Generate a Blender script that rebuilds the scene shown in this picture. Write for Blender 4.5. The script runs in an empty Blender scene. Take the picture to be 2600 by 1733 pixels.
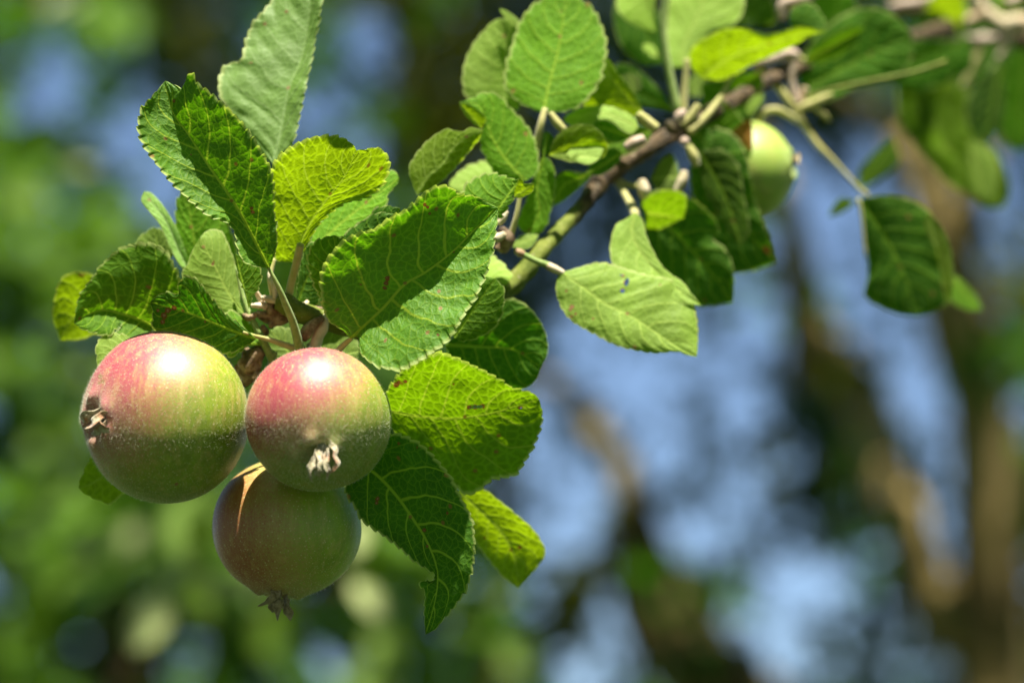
import bpy, math, random
import numpy as np
from mathutils import Vector, Matrix, noise
random.seed(7)
rng = np.random.RandomState(7)
SC = bpy.context.scene
COL = SC.collection

# ------------------------------------------------------------------ camera
PITCH = math.radians(15)
PX = 1e-4                       # one photograph pixel is 0.1 mm in the focus plane
S = 85 / 36 * 2600 * PX         # focus distance
RIGHT = Vector((1, 0, 0)); UP = Vector((0, -math.sin(PITCH), math.cos(PITCH)))
FWD = Vector((0, math.cos(PITCH), math.sin(PITCH)))
CAM = Vector((0, 0, 1.62))
cd = bpy.data.cameras.new('camera'); cam = bpy.data.objects.new('camera', cd); COL.objects.link(cam)
cam.location = CAM; cam.rotation_euler = (math.pi / 2 + PITCH, 0, 0)
cd.lens = 85; cd.sensor_width = 36; cd.clip_start = 0.02; cd.clip_end = 2000
cd.dof.use_dof = True; cd.dof.focus_distance = S - 0.004; cd.dof.aperture_fstop = 5.6; cd.dof.aperture_blades = 9
SC.camera = cam
# ------------------------------------------------------------------ light
Lc = Vector((0.09, 0.965, 0.155)).normalized()          # towards the sun: right, up, back to the camera
L = (RIGHT * Lc.x + UP * Lc.y - FWD * Lc.z).normalized()
w = bpy.data.worlds.new('World'); SC.world = w; w.use_nodes = True
nt = w.node_tree; bgn = nt.nodes['Background']
sky = nt.nodes.new('ShaderNodeTexSky'); sky.sky_type = 'NISHITA'; sky.sun_disc = False
sky.sun_elevation = math.asin(L.z); sky.sun_rotation = math.atan2(L.x, L.y)
sky.air_density = 0.9; sky.dust_density = 0.0; sky.ozone_density = 2.2; sky.altitude = 300
nt.links.new(sky.outputs[0], bgn.inputs[0]); bgn.inputs[1].default_value = 0.058
sd = bpy.data.lights.new('sun', 'SUN'); sun = bpy.data.objects.new('sun', sd); COL.objects.link(sun)
sd.energy = 5.0; sd.angle = math.radians(0.53); sd.color = (1, 0.945, 0.82)
sun.location = (0, -3, 9); sun.rotation_euler = L.to_track_quat('Z', 'Y').to_euler()
SC.view_settings.view_transform = 'Standard'; SC.view_settings.look = 'None'
SC.view_settings.exposure = 1.5; SC.view_settings.gamma = 1; SC.view_settings.use_curve_mapping = False
SC.cycles.max_bounces = 8; SC.cycles.transmission_bounces = 6; SC.cycles.transparent_max_bounces = 8

# ------------------------------------------------------------------ places
TL = {0: (0, 0, .9046), 1: (100, 0, 2.24), 2: (650, 250, 1.96), 3: (150, 800, 1.8444), 4: (850, 850, 1.96),
      5: (1000, 0, 2.24), 6: (1500, 0, 2.6133), 7: (2000, 0, 1.845), 8: (1350, 400, 2.8514), 9: (120, 450, 3.1367),
      10: (550, 620, 4.1275), 11: (1150, 0, 3.484), 12: (1150, 350, 3.484), 13: (1800, 0, 4.48), 14: (2200, 0, 2.6125),
      15: (1550, 250, 3.136), 16: (180, 980, 3.7333), 17: (1300, 800, 1.6808), 18: (0, 0, 1.81), 19: (0, 1100, 1.81)}
def src(t, p):
    x0, y0, s = TL[t]
    return (x0 + p[0] / s, y0 + p[1] / s)
def W(x, y, z=0.0):
    """a direction measured in the photograph and a depth behind the apples (0.1 mm units) -> a point in the place"""
    d = S + z * PX
    k = d / S * PX
    return CAM + FWD * d + RIGHT * ((x - 1300) * k) + UP * ((866.5 - y) * k)
def WM(x, y, d):
    return W(x, y, (d - S) / PX)

# ------------------------------------------------------------------ materials
def new_mat(name):
    m = bpy.data.materials.new(name); m.use_nodes = True
    nt = m.node_tree; nt.nodes.clear()
    return m, nt, Nd(nt)
class Nd:
    def __init__(s, nt): s.nt = nt
    def n(s, t, **kw):
        x = s.nt.nodes.new('ShaderNode' + t)
        for k, v in kw.items(): setattr(x, k, v)
        return x
    def put(s, inp, v):
        if hasattr(v, 'is_linked') or isinstance(v, bpy.types.NodeSocket): s.nt.links.new(v, inp)
        else: inp.default_value = v
    def m(s, op, a, b=None, c=None, clamp=False):
        x = s.n('Math', operation=op, use_clamp=clamp)
        s.put(x.inputs[0], a)
        if b is not None: s.put(x.inputs[1], b)
        if c is not None: s.put(x.inputs[2], c)
        return x.outputs[0]
    def mix(s, f, a, b, blend='MIX'):
        x = s.n('Mix', data_type='RGBA', blend_type=blend)
        s.put(x.inputs[0], f)
        s.put(x.inputs[6], a if not isinstance(a, tuple) else (*a, 1)); s.put(x.inputs[7], b if not isinstance(b, tuple) else (*b, 1))
        return x.outputs[2]
    def noise(s, vec, scale, detail=2, rough=.5, dist=0):
        x = s.n('TexNoise'); s.put(x.inputs['Vector'], vec); x.inputs['Scale'].default_value = scale
        x.inputs['Detail'].default_value = detail; x.inputs['Roughness'].default_value = rough; x.inputs['Distortion'].default_value = dist
        return x
    def step(s, v, a, b, lo=0.0, hi=1.0):
        x = s.n('MapRange', interpolation_type='SMOOTHSTEP'); s.put(x.inputs[0], v)
        x.inputs[1].default_value = a; x.inputs[2].default_value = b; x.inputs[3].default_value = lo; x.inputs[4].default_value = hi
        return x.outputs[0]

def leaf_material(name, top, under, trans, vein=(.30, .38, .10), rough=.42, tf=.42, nveins=7, spec=.5, bumpk=.7):
    m, nt, N = new_mat(name)
    uv = N.n('UVMap', uv_map='UVMap').outputs[0]; me = N.n('UVMap', uv_map='metric').outputs[0]
    sep = N.n('SeparateXYZ'); N.put(sep.inputs[0], uv); u, v = sep.outputs[0], sep.outputs[1]
    sm = N.n('SeparateXYZ'); N.put(sm.inputs[0], me)
    vs = N.m('SUBTRACT', v, .5); va = N.m('MULTIPLY', N.m('ABSOLUTE', vs), 2)
    side = N.m('GREATER_THAN', vs, 0)
    wob = N.noise(me, 1.3, 2).outputs[0]; wob = N.m('MULTIPLY', N.m('SUBTRACT', wob, .5), .055)
    mid = N.m('DIVIDE', N.m('ABSOLUTE', sm.outputs[1]), N.m('MULTIPLY_ADD', u, -.045, .055))
    midm = N.step(mid, .55, 1.25, 1, 0)
    u0 = N.m('ADD', N.m('SUBTRACT', u, N.m('MULTIPLY', N.m('POWER', va, 1.25), .24)), wob)
    ph = N.m('ADD', N.m('MULTIPLY', u0, nveins), N.m('MULTIPLY', side, .45))
    fr = N.m('ABSOLUTE', N.m('SUBTRACT', N.m('FRACT', ph), .5))
    latw = N.m('MULTIPLY_ADD', va, -.026, .05)
    latm = N.step(N.m('DIVIDE', fr, latw), .5, 1.5, 1, 0)
    latm = N.m('MULTIPLY', latm, N.step(u0, -.02, .04))
    latb = N.step(fr, 0, .2, 1, 0)
    jit = N.noise(me, 5, 2); vm = N.n('VectorMath', operation='MULTIPLY_ADD'); N.put(vm.inputs[0], jit.outputs[1]); vm.inputs[1].default_value = (.12, .12, 0); N.put(vm.inputs[2], me)
    vo = N.n('TexVoronoi', feature='DISTANCE_TO_EDGE', voronoi_dimensions='2D'); N.put(vo.inputs['Vector'], vm.outputs[0]); vo.inputs['Scale'].default_value = 5.2
    v2 = N.n('TexVoronoi', feature='DISTANCE_TO_EDGE', voronoi_dimensions='2D'); N.put(v2.inputs['Vector'], vm.outputs[0]); v2.inputs['Scale'].default_value = 14
    t1 = N.step(vo.outputs[0], .01, .07, 1, 0); t2 = N.step(v2.outputs[0], .01, .11, 1, 0)
    vein_m = N.m('MAXIMUM', N.m('MAXIMUM', midm, N.m('MULTIPLY', latm, .9)), N.m('MAXIMUM', N.m('MULTIPLY', t1, .34), N.m('MULTIPLY', t2, .16)))
    big = N.noise(me, .8, 3).outputs[0]
    att = N.n('Attribute', attribute_name='spot'); spot = att.outputs['Fac']
    at2 = N.n('Attribute', attribute_name='tone', attribute_type='OBJECT'); tone = at2.outputs['Fac']
    var = N.m('MULTIPLY_ADD', N.m('SUBTRACT', big, .5), .9, N.m('ADD', tone, 1.0))
    edge = N.step(va, .93, .985, 0, 1)  # yellowish hairy rim, with its rim light put into the colour
    geo = N.n('NewGeometry'); back = geo.outputs['Backfacing']
    def scale(col): 
        x = N.n('VectorMath', operation='SCALE'); x.inputs[0].default_value = col; N.put(x.inputs[3], var); return x.outputs[0]
    ct = N.mix(N.m('MULTIPLY', vein_m, .6), scale(top), tuple(c * .72 for c in vein))
    cu = N.mix(N.m('MULTIPLY', vein_m, .8), scale(under), tuple(min(1, c * 1.35) for c in vein))
    base = N.mix(back, ct, cu)
    base = N.mix(N.m('MULTIPLY', edge, .7), base, (.42, .48, .16))
    speck = N.n('TexVoronoi', voronoi_dimensions='2D'); N.put(speck.inputs['Vector'], me); speck.inputs['Scale'].default_value = .8
    sp2 = N.m('MULTIPLY', N.step(speck.outputs['Distance'], .025, .05, 1, 0), .75)
    base = N.mix(sp2, base, (.30, .15, .05))
    ragged = N.m('ADD', spot, N.m('MULTIPLY', N.m('SUBTRACT', N.noise(me, 14, 3, .7).outputs[0], .5), 1.1))
    sp_rim = N.step(ragged, .30, .45); sp_core = N.step(ragged, .66, .78)
    base = N.mix(sp_rim, base, (.20, .09, .02)); base = N.mix(sp_core, base, (.36, .26, .12))
    tr0 = N.mix(N.m('MULTIPLY', N.step(vo.outputs[0], .03, .3), .38), scale(trans), tuple(c * .35 for c in trans))
    tr = N.mix(N.m('MULTIPLY', vein_m, .85), tr0, (.54, .75, .04))
    tr = N.mix(N.m('MAXIMUM', sp_rim, sp2), tr, (.20, .07, .01))
    tr = N.mix(N.m('MULTIPLY', edge, .7), tr, (.70, .85, .12))
    h = N.m('SUBTRACT', N.m('MULTIPLY', N.step(vo.outputs[0], 0, .30), .8), N.m('MULTIPLY', N.m('MAXIMUM', midm, latb), .9))
    h = N.m('ADD', h, N.m('MULTIPLY', N.step(v2.outputs[0], 0, .3), .28))
    h = N.m('ADD', h, N.m('MULTIPLY', N.noise(me, 40, 2).outputs[0], .12))
    bu = N.n('Bump'); bu.inputs['Strength'].default_value = .7; bu.inputs['Distance'].default_value = .00022 * bumpk; N.put(bu.inputs['Height'], h)
    p = N.n('BsdfPrincipled'); N.put(p.inputs['Base Color'], base)
    rg = N.m('ADD', N.m('MULTIPLY', back, .25), N.m('MULTIPLY_ADD', N.noise(me, 9, 3).outputs[0], .22, rough - .11))
    N.put(p.inputs['Roughness'], rg); p.inputs['Specular IOR Level'].default_value = spec; N.put(p.inputs['Normal'], bu.outputs[0])
    t = N.n('BsdfTranslucent'); N.put(t.inputs[0], tr); N.put(t.inputs['Normal'], bu.outputs[0])
    mx = N.n('MixShader'); mx.inputs[0].default_value = tf; nt.links.new(p.outputs[0], mx.inputs[1]); nt.links.new(t.outputs[0], mx.inputs[2])
    o = N.n('OutputMaterial'); nt.links.new(mx.outputs[0], o.inputs[0])
    return m

TR = (.42, .64, .012)
ML = {
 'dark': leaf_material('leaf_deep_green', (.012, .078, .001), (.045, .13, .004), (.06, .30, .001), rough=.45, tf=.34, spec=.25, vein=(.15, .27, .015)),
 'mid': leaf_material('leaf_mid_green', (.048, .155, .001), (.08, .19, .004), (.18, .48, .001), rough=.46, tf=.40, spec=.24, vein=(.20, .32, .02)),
 'lime': leaf_material('leaf_young_lime', (.11, .22, .003), (.15, .24, .006), (.46, .70, .003), vein=(.30, .40, .08), rough=.5, tf=.5, spec=.3, bumpk=.55),
 'gloss': leaf_material('leaf_blue_green_glossy', (.06, .16, .035), (.12, .22, .03), (.24, .55, .004), vein=(.18, .28, .09), rough=.38, tf=.32, spec=.8, bumpk=.35),
 'sheen': leaf_material('leaf_mid_green_shiny', (.040, .140, .001), (.07, .19, .004), (.15, .45, .001), vein=(.24, .33, .015), rough=.38, tf=.40, spec=.5),
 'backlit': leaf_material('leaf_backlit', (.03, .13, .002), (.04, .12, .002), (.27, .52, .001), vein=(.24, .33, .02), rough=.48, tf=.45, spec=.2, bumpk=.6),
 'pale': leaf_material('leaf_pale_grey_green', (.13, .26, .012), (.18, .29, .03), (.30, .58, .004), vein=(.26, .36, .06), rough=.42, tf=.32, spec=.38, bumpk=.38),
}
def plain_mat(name, c1, c2, scale=60, rough=.7, bump=.0004, spec=.3, c3=None, stretch=None, trans=None, sheen=0):
    m, nt, N = new_mat(name)
    tc = N.n('TexCoord').outputs['Object']
    if stretch:
        mp = N.n('Mapping'); mp.inputs['Scale'].default_value = stretch; N.put(mp.inputs[0], tc); tc = mp.outputs[0]
    n1 = N.noise(tc, scale, 5, .65).outputs[0]
    c = N.mix(N.step(n1, .35, .65), c1, c2)
    if c3: c = N.mix(N.step(N.noise(tc, scale * .23, 3).outputs[0], .52, .66), c, c3)
    p = N.n('BsdfPrincipled'); N.put(p.inputs['Base Color'], c); p.inputs['Roughness'].default_value = rough; p.inputs['Specular IOR Level'].default_value = spec
    p.inputs['Sheen Weight'].default_value = sheen
    bu = N.n('Bump'); bu.inputs['Strength'].default_value = .8; bu.inputs['Distance'].default_value = bump; N.put(bu.inputs['Height'], N.noise(tc, scale * 2.2, 5, .7).outputs[0]); N.put(p.inputs['Normal'], bu.outputs[0])
    out = p.outputs[0]
    if trans:
        t = N.n('BsdfTranslucent'); t.inputs[0].default_value = (*trans, 1); mx = N.n('MixShader'); mx.inputs[0].default_value = .4
        nt.links.new(out, mx.inputs[1]); nt.links.new(t.outputs[0], mx.inputs[2]); out = mx.outputs[0]
    o = N.n('OutputMaterial'); nt.links.new(out, o.inputs[0])
    return m
M_PET = plain_mat('petiole_downy_green', (.17, .27, .05), (.26, .34, .10), 700, .65, .0002, sheen=.15)
M_PETY = plain_mat('petiole_straw_green', (.36, .36, .10), (.46, .42, .17), 500, .6, .0001, sheen=.3)
M_CREAM = plain_mat('stub_cream', (.55, .46, .28), (.68, .58, .42), 300, .65, .0003, c3=(.34, .22, .12))
M_BARK = plain_mat('young_bark_brown', (.030, .020, .008), (.10, .07, .03), 160, .75, .0009, c3=(.07, .07, .015))
M_BARKP = plain_mat('pinkish_bark', (.42, .31, .24), (.55, .44, .36), 240, .6, .0005, c3=(.30, .21, .11))
M_SHOOT = plain_mat('olive_shoot_bark', (.12, .15, .012), (.18, .20, .02), 200, .6, .0004)
M_SCALE = plain_mat('bud_scale_brown', (.14, .085, .04), (.42, .31, .18), 420, .7, .0006, c3=(.05, .03, .015))
M_SEPAL = plain_mat('dry_sepal', (.26, .22, .11), (.56, .50, .34), 1100, .7, .0003, c3=(.34, .17, .08), sheen=.5)
M_SEPALD = plain_mat('dry_sepal_brown', (.16, .12, .06), (.34, .27, .17), 900, .8, .0003, sheen=.3)
M_CORE = plain_mat('calyx_down', (.10, .10, .06), (.32, .32, .24), 1500, .9, .0006, sheen=.8)
M_DRY = plain_mat('dry_leaf_orange', (.30, .12, .02), (.55, .28, .05), 200, .7, .0004, trans=(.6, .25, .03))

# ------------------------------------------------------------------ mesh helpers
def mesh_obj(name, verts, faces, mat, parent=None, smooth=True):
    me = bpy.data.meshes.new(name); me.from_pydata([tuple(v) for v in verts], [], faces); me.update()
    if smooth: me.polygons.foreach_set('use_smooth', [True] * len(me.polygons))
    me.materials.append(mat)
    o = bpy.data.objects.new(name, me); COL.objects.link(o)
    if parent: o.parent = parent
    return o
def empty(name, loc, label=None, cat=None, group=None):
    o = bpy.data.objects.new(name, None); COL.objects.link(o); o.location = loc; o.empty_display_size = .01
    if label: o['label'] = label
    if cat: o['category'] = cat
    if group: o['group'] = group
    return o
PARW = {}
def root(name, loc, label, cat, group=None):
    o = empty(name, loc, label, cat, group); PARW[o.name] = Vector(loc); return o
def part(name, verts, faces, mat, parent, label=None, smooth=True):
    base = PARW.get(parent.name, Vector((0, 0, 0)))
    verts = [Vector(v) - base for v in verts]
    o = mesh_obj(name, verts, faces, mat, parent, smooth)
    PARW[o.name] = base
    if label: o['label'] = label
    return o

def catmull(P, n, closed=False):
    P = np.array(P, float)
    if len(P) == 2: P = np.vstack([P[0], (P[0] + P[1]) / 2, P[1]])
    Q = np.vstack([2 * P[0] - P[1], P, 2 * P[-1] - P[-2]])
    out = []
    for i in range(1, len(Q) - 2):
        p0, p1, p2, p3 = Q[i - 1], Q[i], Q[i + 1], Q[i + 2]
        d = max(np.linalg.norm(p2 - p1), 1e-6)
        m1 = (p2 - p0) * .5 * min(1, 1.2 * d / max(np.linalg.norm(p2 - p0) * .5, 1e-6)); m2 = (p3 - p1) * .5 * min(1, 1.2 * d / max(np.linalg.norm(p3 - p1) * .5, 1e-6))
        for t in np.linspace(0, 1, 14, endpoint=False):
            t2, t3 = t * t, t * t * t
            out.append((2 * t3 - 3 * t2 + 1) * p1 + (t3 - 2 * t2 + t) * m1 + (-2 * t3 + 3 * t2) * p2 + (t3 - t2) * m2)
    out.append(Q[-2]); out = np.array(out)
    s = np.r_[0, np.cumsum(np.linalg.norm(np.diff(out[:, :2], axis=0), axis=1))]
    u = np.linspace(0, s[-1], n)
    return np.stack([np.interp(u, s, out[:, k]) for k in range(out.shape[1])], 1), s[-1]

def tube(name, t, pts, mat, parent, z=0, seg=12, n=None, bump=0.0, label=None, cap=True):
    """pts: (x, y, half width[, z]) in tile t"""
    P = []
    sc = TL[t][2]
    for p in pts:
        x, y = src(t, p); P.append((x, y, (p[3] if len(p) > 3 else z) * (1.35 if t in (6, 13, 15) else 1), p[2] / sc))
    n = n or max(10, 6 * len(P))
    C, _ = catmull(P, n)
    c3 = [W(c[0], c[1], c[2]) for c in C]
    V, F = [], []
    side = None
    for i, c in enumerate(c3):
        T = (c3[min(i + 1, n - 1)] - c3[max(i - 1, 0)]).normalized()
        side = (T.cross(FWD) if side is None else (side - T * side.dot(T)))
        side.normalize(); b = T.cross(side)
        r = C[i][3] * PX * (1 + C[i][2] * PX / S)
        for k in range(seg):
            a = 2 * math.pi * k / seg
            rr = r * (1 + bump * noise.noise(Vector((math.cos(a) * 1.3, math.sin(a) * 1.3, 0)) + c * 260 + Vector((7, 3, 1))))
            V.append(c + (side * math.cos(a) + b * math.sin(a)) * rr)
    for i in range(n - 1):
        for k in range(seg):
            F.append((i * seg + k, i * seg + (k + 1) % seg, (i + 1) * seg + (k + 1) % seg, (i + 1) * seg + k))
    if cap:
        T0 = (c3[0] - c3[1]).normalized() * C[0][3] * PX * .35; T1 = (c3[-1] - c3[-2]).normalized() * C[-1][3] * PX * .35
        V += [c3[0] + T0, c3[-1] + T1]; a, b2 = len(V) - 2, len(V) - 1
        for k in range(seg):
            F.append((a, (k + 1) % seg, k)); F.append((b2, (n - 1) * seg + k, (n - 1) * seg + (k + 1) % seg))
    return part(name, V, F, mat, parent, label)

def leaf(t, base, tip, A, B, mid=(), z=0, km=(0, 0), ka=(0, .5), kb=(0, .5), face='top', mat='mid', bulge=.04, curl=.0, ca=None, cb=None, tone=0.0,
         teeth=1.0, hi=False, spots=(), holes=(), parent=None, label=None, wave=1.0, zmid=None, ctip=None, name='leaf'):
    """A, B: the two edges from base to tip; ka, kb: how each half leans (depth per unit to the right, upward)"""
    if t in (6, 13, 15): z = z * 1.35
    nu, nv = (230, 34) if hi else (90, 14)
    b0, t0 = src(t, base), src(t, tip)
    Mc, ml = catmull([b0] + [src(t, p) for p in mid] + [t0], nu)
    EA, la = catmull([b0] + [src(t, p) for p in A] + [t0], nu); EB, lb = catmull([b0] + [src(t, p) for p in B] + [t0], nu)
    seed = Vector((b0[0] * .013, b0[1] * .017, z * .01))
    sgn = (EA[nu // 2] - Mc[nu // 2])[0] * (Mc[-1] - Mc[0])[1] - (EA[nu // 2] - Mc[nu // 2])[1] * (Mc[-1] - Mc[0])[0]
    mz = np.array([km[0] * (m[0] - b0[0]) + km[1] * (b0[1] - m[1]) for m in Mc])
    if zmid:
        uu = np.linspace(0, 1, nu); mz = mz + np.interp(uu, np.linspace(0, 1, len(zmid)), zmid)
    cols = []                                                # rows of (x, y, z, u, v, metric)
    V, UV, ME, SP = [], [], [], []
    idx = {}
    vs = [i / nv for i in range(-nv, nv + 1)]
    size = la / 400
    ca = curl if ca is None else ca; cb = curl if cb is None else cb
    for i in range(nu):
        u = i / (nu - 1)
        for j, v in enumerate(vs):
            E, k, ln = (EA, ka, la) if v < 0 else (EB, kb, lb)
            a = abs(v); e = E[i]; m = Mc[i]
            d = e - m; dl = math.hypot(*d)
            p = m + d * a
            zz = mz[i] + k[0] * d[0] * a - k[1] * d[1] * a
            zz += -bulge * dl * math.sin(math.pi * min(a, 1)) * 1.0 + (ca if v < 0 else cb) * dl * a ** 3
            if teeth and a > .8:
                T = ln / (25 if hi else 32); ph = (u * T) % 1
                tt = E[min(i + 1, nu - 1)] - E[max(i - 1, 0)]; tl = math.hypot(*tt) or 1; tt = tt / tl
                nn = np.array((tt[1], -tt[0])); 
                if nn.dot(d) < 0: nn = -nn
                amp = teeth * (8.5 if hi else 7.0) * min(1, 6 * u, 8 * (1 - u)) * (.7 + .5 * noise.noise(Vector((int(u * T) * 1.7, 3, z)) + seed))
                saw = (math.sin(math.pi * .5 * ph / .8) ** .8 if ph < .8 else (1 - ph) / .2)
                f = ((a - .8) / .2) ** 1.2
                p = p + (nn * saw + tt * saw * .7) * amp * f; zz += amp * saw * .3 * f
            q = Vector((p[0] * .011, p[1] * .011, 0)) + seed
            zz += wave * 7 * size * (noise.noise(q) * (.3 + a) + .5 * noise.noise(q * 2.6) * a)
            # quilting between the lateral veins
            u0 = u - .24 * a ** 1.25; frq = abs((u0 * 8 + (.45 if v > 0 else 0)) % 1 - .5)
            top = 1 if face == 'top' else -1
            zz -= (1 if face == 'top' else -.35) * (1.5 if hi else 1.0) * size * min(1, frq * 3.2) * min(1, a * 5) * min(1, (1 - a) * 6)
            if hi:
                zz -= (top if face == 'top' else -.3) * .5 * noise.noise(Vector((p[0] * .055, p[1] * .055, 1)) + seed) * min(1, a * 6)
            if a < .06: zz += top * 1.5 * (1 - a / .06) * (1 - u)
            idx[(i, j)] = len(V); V.append(W(p[0], p[1], z + zz))
            UV.append((u, v * .5 + .5)); ME.append((u * ml * .01, v * dl * .01))
            s = 0
            for (sx, sy, sr) in spots:
                X, Y = src(t, (sx, sy)); r = sr / TL[t][2]
                s = max(s, 1 - math.hypot(p[0] - X, p[1] - Y) / (r * 1.35))
            SP.append(max(0, s))
    F = []
    hol = [(*src(t, h[:2]), h[2] / TL[t][2], h[3] / TL[t][2], math.radians(h[4])) for h in holes]
    flip = (sgn > 0) == (face == 'top')
    for i in range(nu - 1):
        for j in range(len(vs) - 1):
            f = (idx[i, j], idx[i + 1, j], idx[i + 1, j + 1], idx[i, j + 1])
            if hol:
                u = (i + .5) / (nu - 1); v = (vs[j] + vs[j + 1]) / 2; E = EA if v < 0 else EB
                c = Mc[i] + (E[i] - Mc[i]) * abs(v); cut = False
                for hx, hy, rx, ry, an in hol:
                    dx, dy = c[0] - hx, c[1] - hy; ax = dx * math.cos(an) + dy * math.sin(an); ay = -dx * math.sin(an) + dy * math.cos(an)
                    if (ax / rx) ** 2 + (ay / ry) ** 2 < 1 + .5 * noise.noise(Vector((dx * .2, dy * .2, 0))): cut = True
                if cut: continue
            F.append(f if flip else f[::-1])
    o = part(name, V, F, ML[mat] if isinstance(mat, str) else mat, parent or BR, label)
    me = o.data
    li = np.empty(len(me.loops), int); me.loops.foreach_get('vertex_index', li)
    a = me.uv_layers.new(name='UVMap'); a.data.foreach_set('uv', np.array(UV)[li].ravel())
    a = me.uv_layers.new(name='metric'); a.data.foreach_set('uv', np.array(ME)[li].ravel())
    at = me.attributes.new('spot', 'FLOAT', 'POINT'); at.data.foreach_set('value', np.array(SP, float))
    o['tone'] = float(tone)
    return o

# ------------------------------------------------------------------ ground
def ground():
    m, nt, N = new_mat('meadow_grass')
    tc = N.n('TexCoord').outputs['Object']
    c = N.mix(N.step(N.noise(tc, .8, 6, .7).outputs[0], .35, .65), (.035, .07, .015), (.09, .13, .03))
    c = N.mix(N.step(N.noise(tc, 14, 4, .7).outputs[0], .5, .75), c, (.14, .14, .05))
    p = N.n('BsdfPrincipled'); N.put(p.inputs['Base Color'], c); p.inputs['Roughness'].default_value = .9
    bu = N.n('Bump'); bu.inputs['Distance'].default_value = .05; N.put(bu.inputs['Height'], N.noise(tc, 25, 5, .7).outputs[0]); N.put(p.inputs['Normal'], bu.outputs[0])
    o = N.n('OutputMaterial'); nt.links.new(p.outputs[0], o.inputs[0])
    V, F = [], []
    xs = [-600, -150, -50] + [i * 2.5 for i in range(-12, 13)] + [50, 150, 600]
    for y in xs:
        for x in xs: V.append((x, y + 8, .06 * noise.noise(Vector((x * .2, y * .2, 0)))))
    n = len(xs)
    for j in range(n - 1):
        for i in range(n - 1): F.append((j * n + i, j * n + i + 1, (j + 1) * n + i + 1, (j + 1) * n + i))
    g = mesh_obj('ground', V, F, m); g['kind'] = 'structure'
ground()

# ------------------------------------------------------------------ trees behind
def crown_mat(name, c1, c2, tr, tf=.4):
    m, nt, N = new_mat(name)
    at = N.n('Attribute', attribute_name='rnd').outputs['Fac']
    c = N.mix(at, c1, c2)
    p = N.n('BsdfPrincipled'); N.put(p.inputs['Base Color'], c); p.inputs['Roughness'].default_value = .6; p.inputs['Specular IOR Level'].default_value = .2
    t = N.n('BsdfTranslucent'); N.put(t.inputs[0], N.mix(at, tuple(x * .7 for x in tr), tr)); mx = N.n('MixShader'); mx.inputs[0].default_value = tf
    nt.links.new(p.outputs[0], mx.inputs[1]); nt.links.new(t.outputs[0], mx.inputs[2])
    o = N.n('OutputMaterial'); nt.links.new(mx.outputs[0], o.inputs[0]); return m
CR = {2: crown_mat('foliage_dark', (.010, .030, .001), (.024, .055, .002), (.03, .10, .001), .3),  # dark and light leaf colours stand in for shaded and sunlit foliage
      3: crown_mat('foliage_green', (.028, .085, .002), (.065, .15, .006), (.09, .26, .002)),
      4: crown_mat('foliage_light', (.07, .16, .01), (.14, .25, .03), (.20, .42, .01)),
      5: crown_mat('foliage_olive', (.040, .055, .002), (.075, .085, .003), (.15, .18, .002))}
def leaf_cloud(pts, mat, parent, size=(.04, .09)):
    """pts: list of points; each gets a small folded leaf"""
    V, F, R = [], [], []
    for p in pts:
        s = random.uniform(*size); ax = Vector((random.gauss(0, 1), random.gauss(0, 1), random.gauss(-.5, .8))).normalized()
        nn = Vector((random.gauss(0, .8), random.gauss(-.3, .8), random.gauss(.5, .7))); nn = (nn - ax * nn.dot(ax)).normalized(); b = ax.cross(nn)
        k = len(V); wd = s * .36
        V += [p, p + ax * s * .45 + b * wd + nn * wd * .4, p + ax * s, p + ax * s * .45 - b * wd + nn * wd * .4, p + ax * s * .5]
        F += [(k, k + 4, k + 1), (k + 4, k + 2, k + 1), (k, k + 3, k + 4), (k + 4, k + 3, k + 2)]; R += [random.random()] * 5
    o = part('crown', V, F, mat, parent, smooth=False); o['kind'] = 'stuff'
    a = o.data.attributes.new('rnd', 'FLOAT', 'POINT'); a.data.foreach_set('value', R)
    return o
M_TRUNK = plain_mat('old_bark', (.035, .026, .004), (.34, .25, .09), 4, .9, .02, c3=(.07, .065, .015), stretch=(1, 1, .35))  # large tan patches put sun dapples into the bark colour
def wood(name, pts, parent, d=None, label=None, seg=14, sub=10):
    """pts: world points with radius"""
    C, _ = catmull([(p[0], p[1], p[2], p[3]) for p in pts], sub * len(pts))
    c3 = [Vector(c[:3]) for c in C]; n = len(c3); V, F = [], []; side = None
    for i, c in enumerate(c3):
        T = (c3[min(i + 1, n - 1)] - c3[max(i - 1, 0)]).normalized()
        side = T.orthogonal() if side is None else side - T * side.dot(T); side.normalize(); b = T.cross(side)
        for k in range(seg):
            a = 2 * math.pi * k / seg; r = C[i][3] * (1 + .16 * noise.noise(c * 7 + Vector((math.cos(a), math.sin(a), 0)) * 1.2))
            V.append(c + (side * math.cos(a) + b * math.sin(a)) * r)
    for i in range(n - 1):
        for k in range(seg): F.append((i * seg + k, i * seg + (k + 1) % seg, (i + 1) * seg + (k + 1) % seg, (i + 1) * seg + k))
    V += [c3[-1]]; F += [(len(V) - 1, (n - 1) * seg + k, (n - 1) * seg + (k + 1) % seg) for k in range(seg)]
    return part(name, V, F, M_TRUNK, parent, label)
def cm(x, y, z, r): return (x, y, z, r)
def wp(t, x, y, d, wpx):
    X, Y = src(t, (x, y)); p = WM(X, Y, d); return (p.x, p.y, p.z, wpx / TL[t][2] * PX * d / S)

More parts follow.
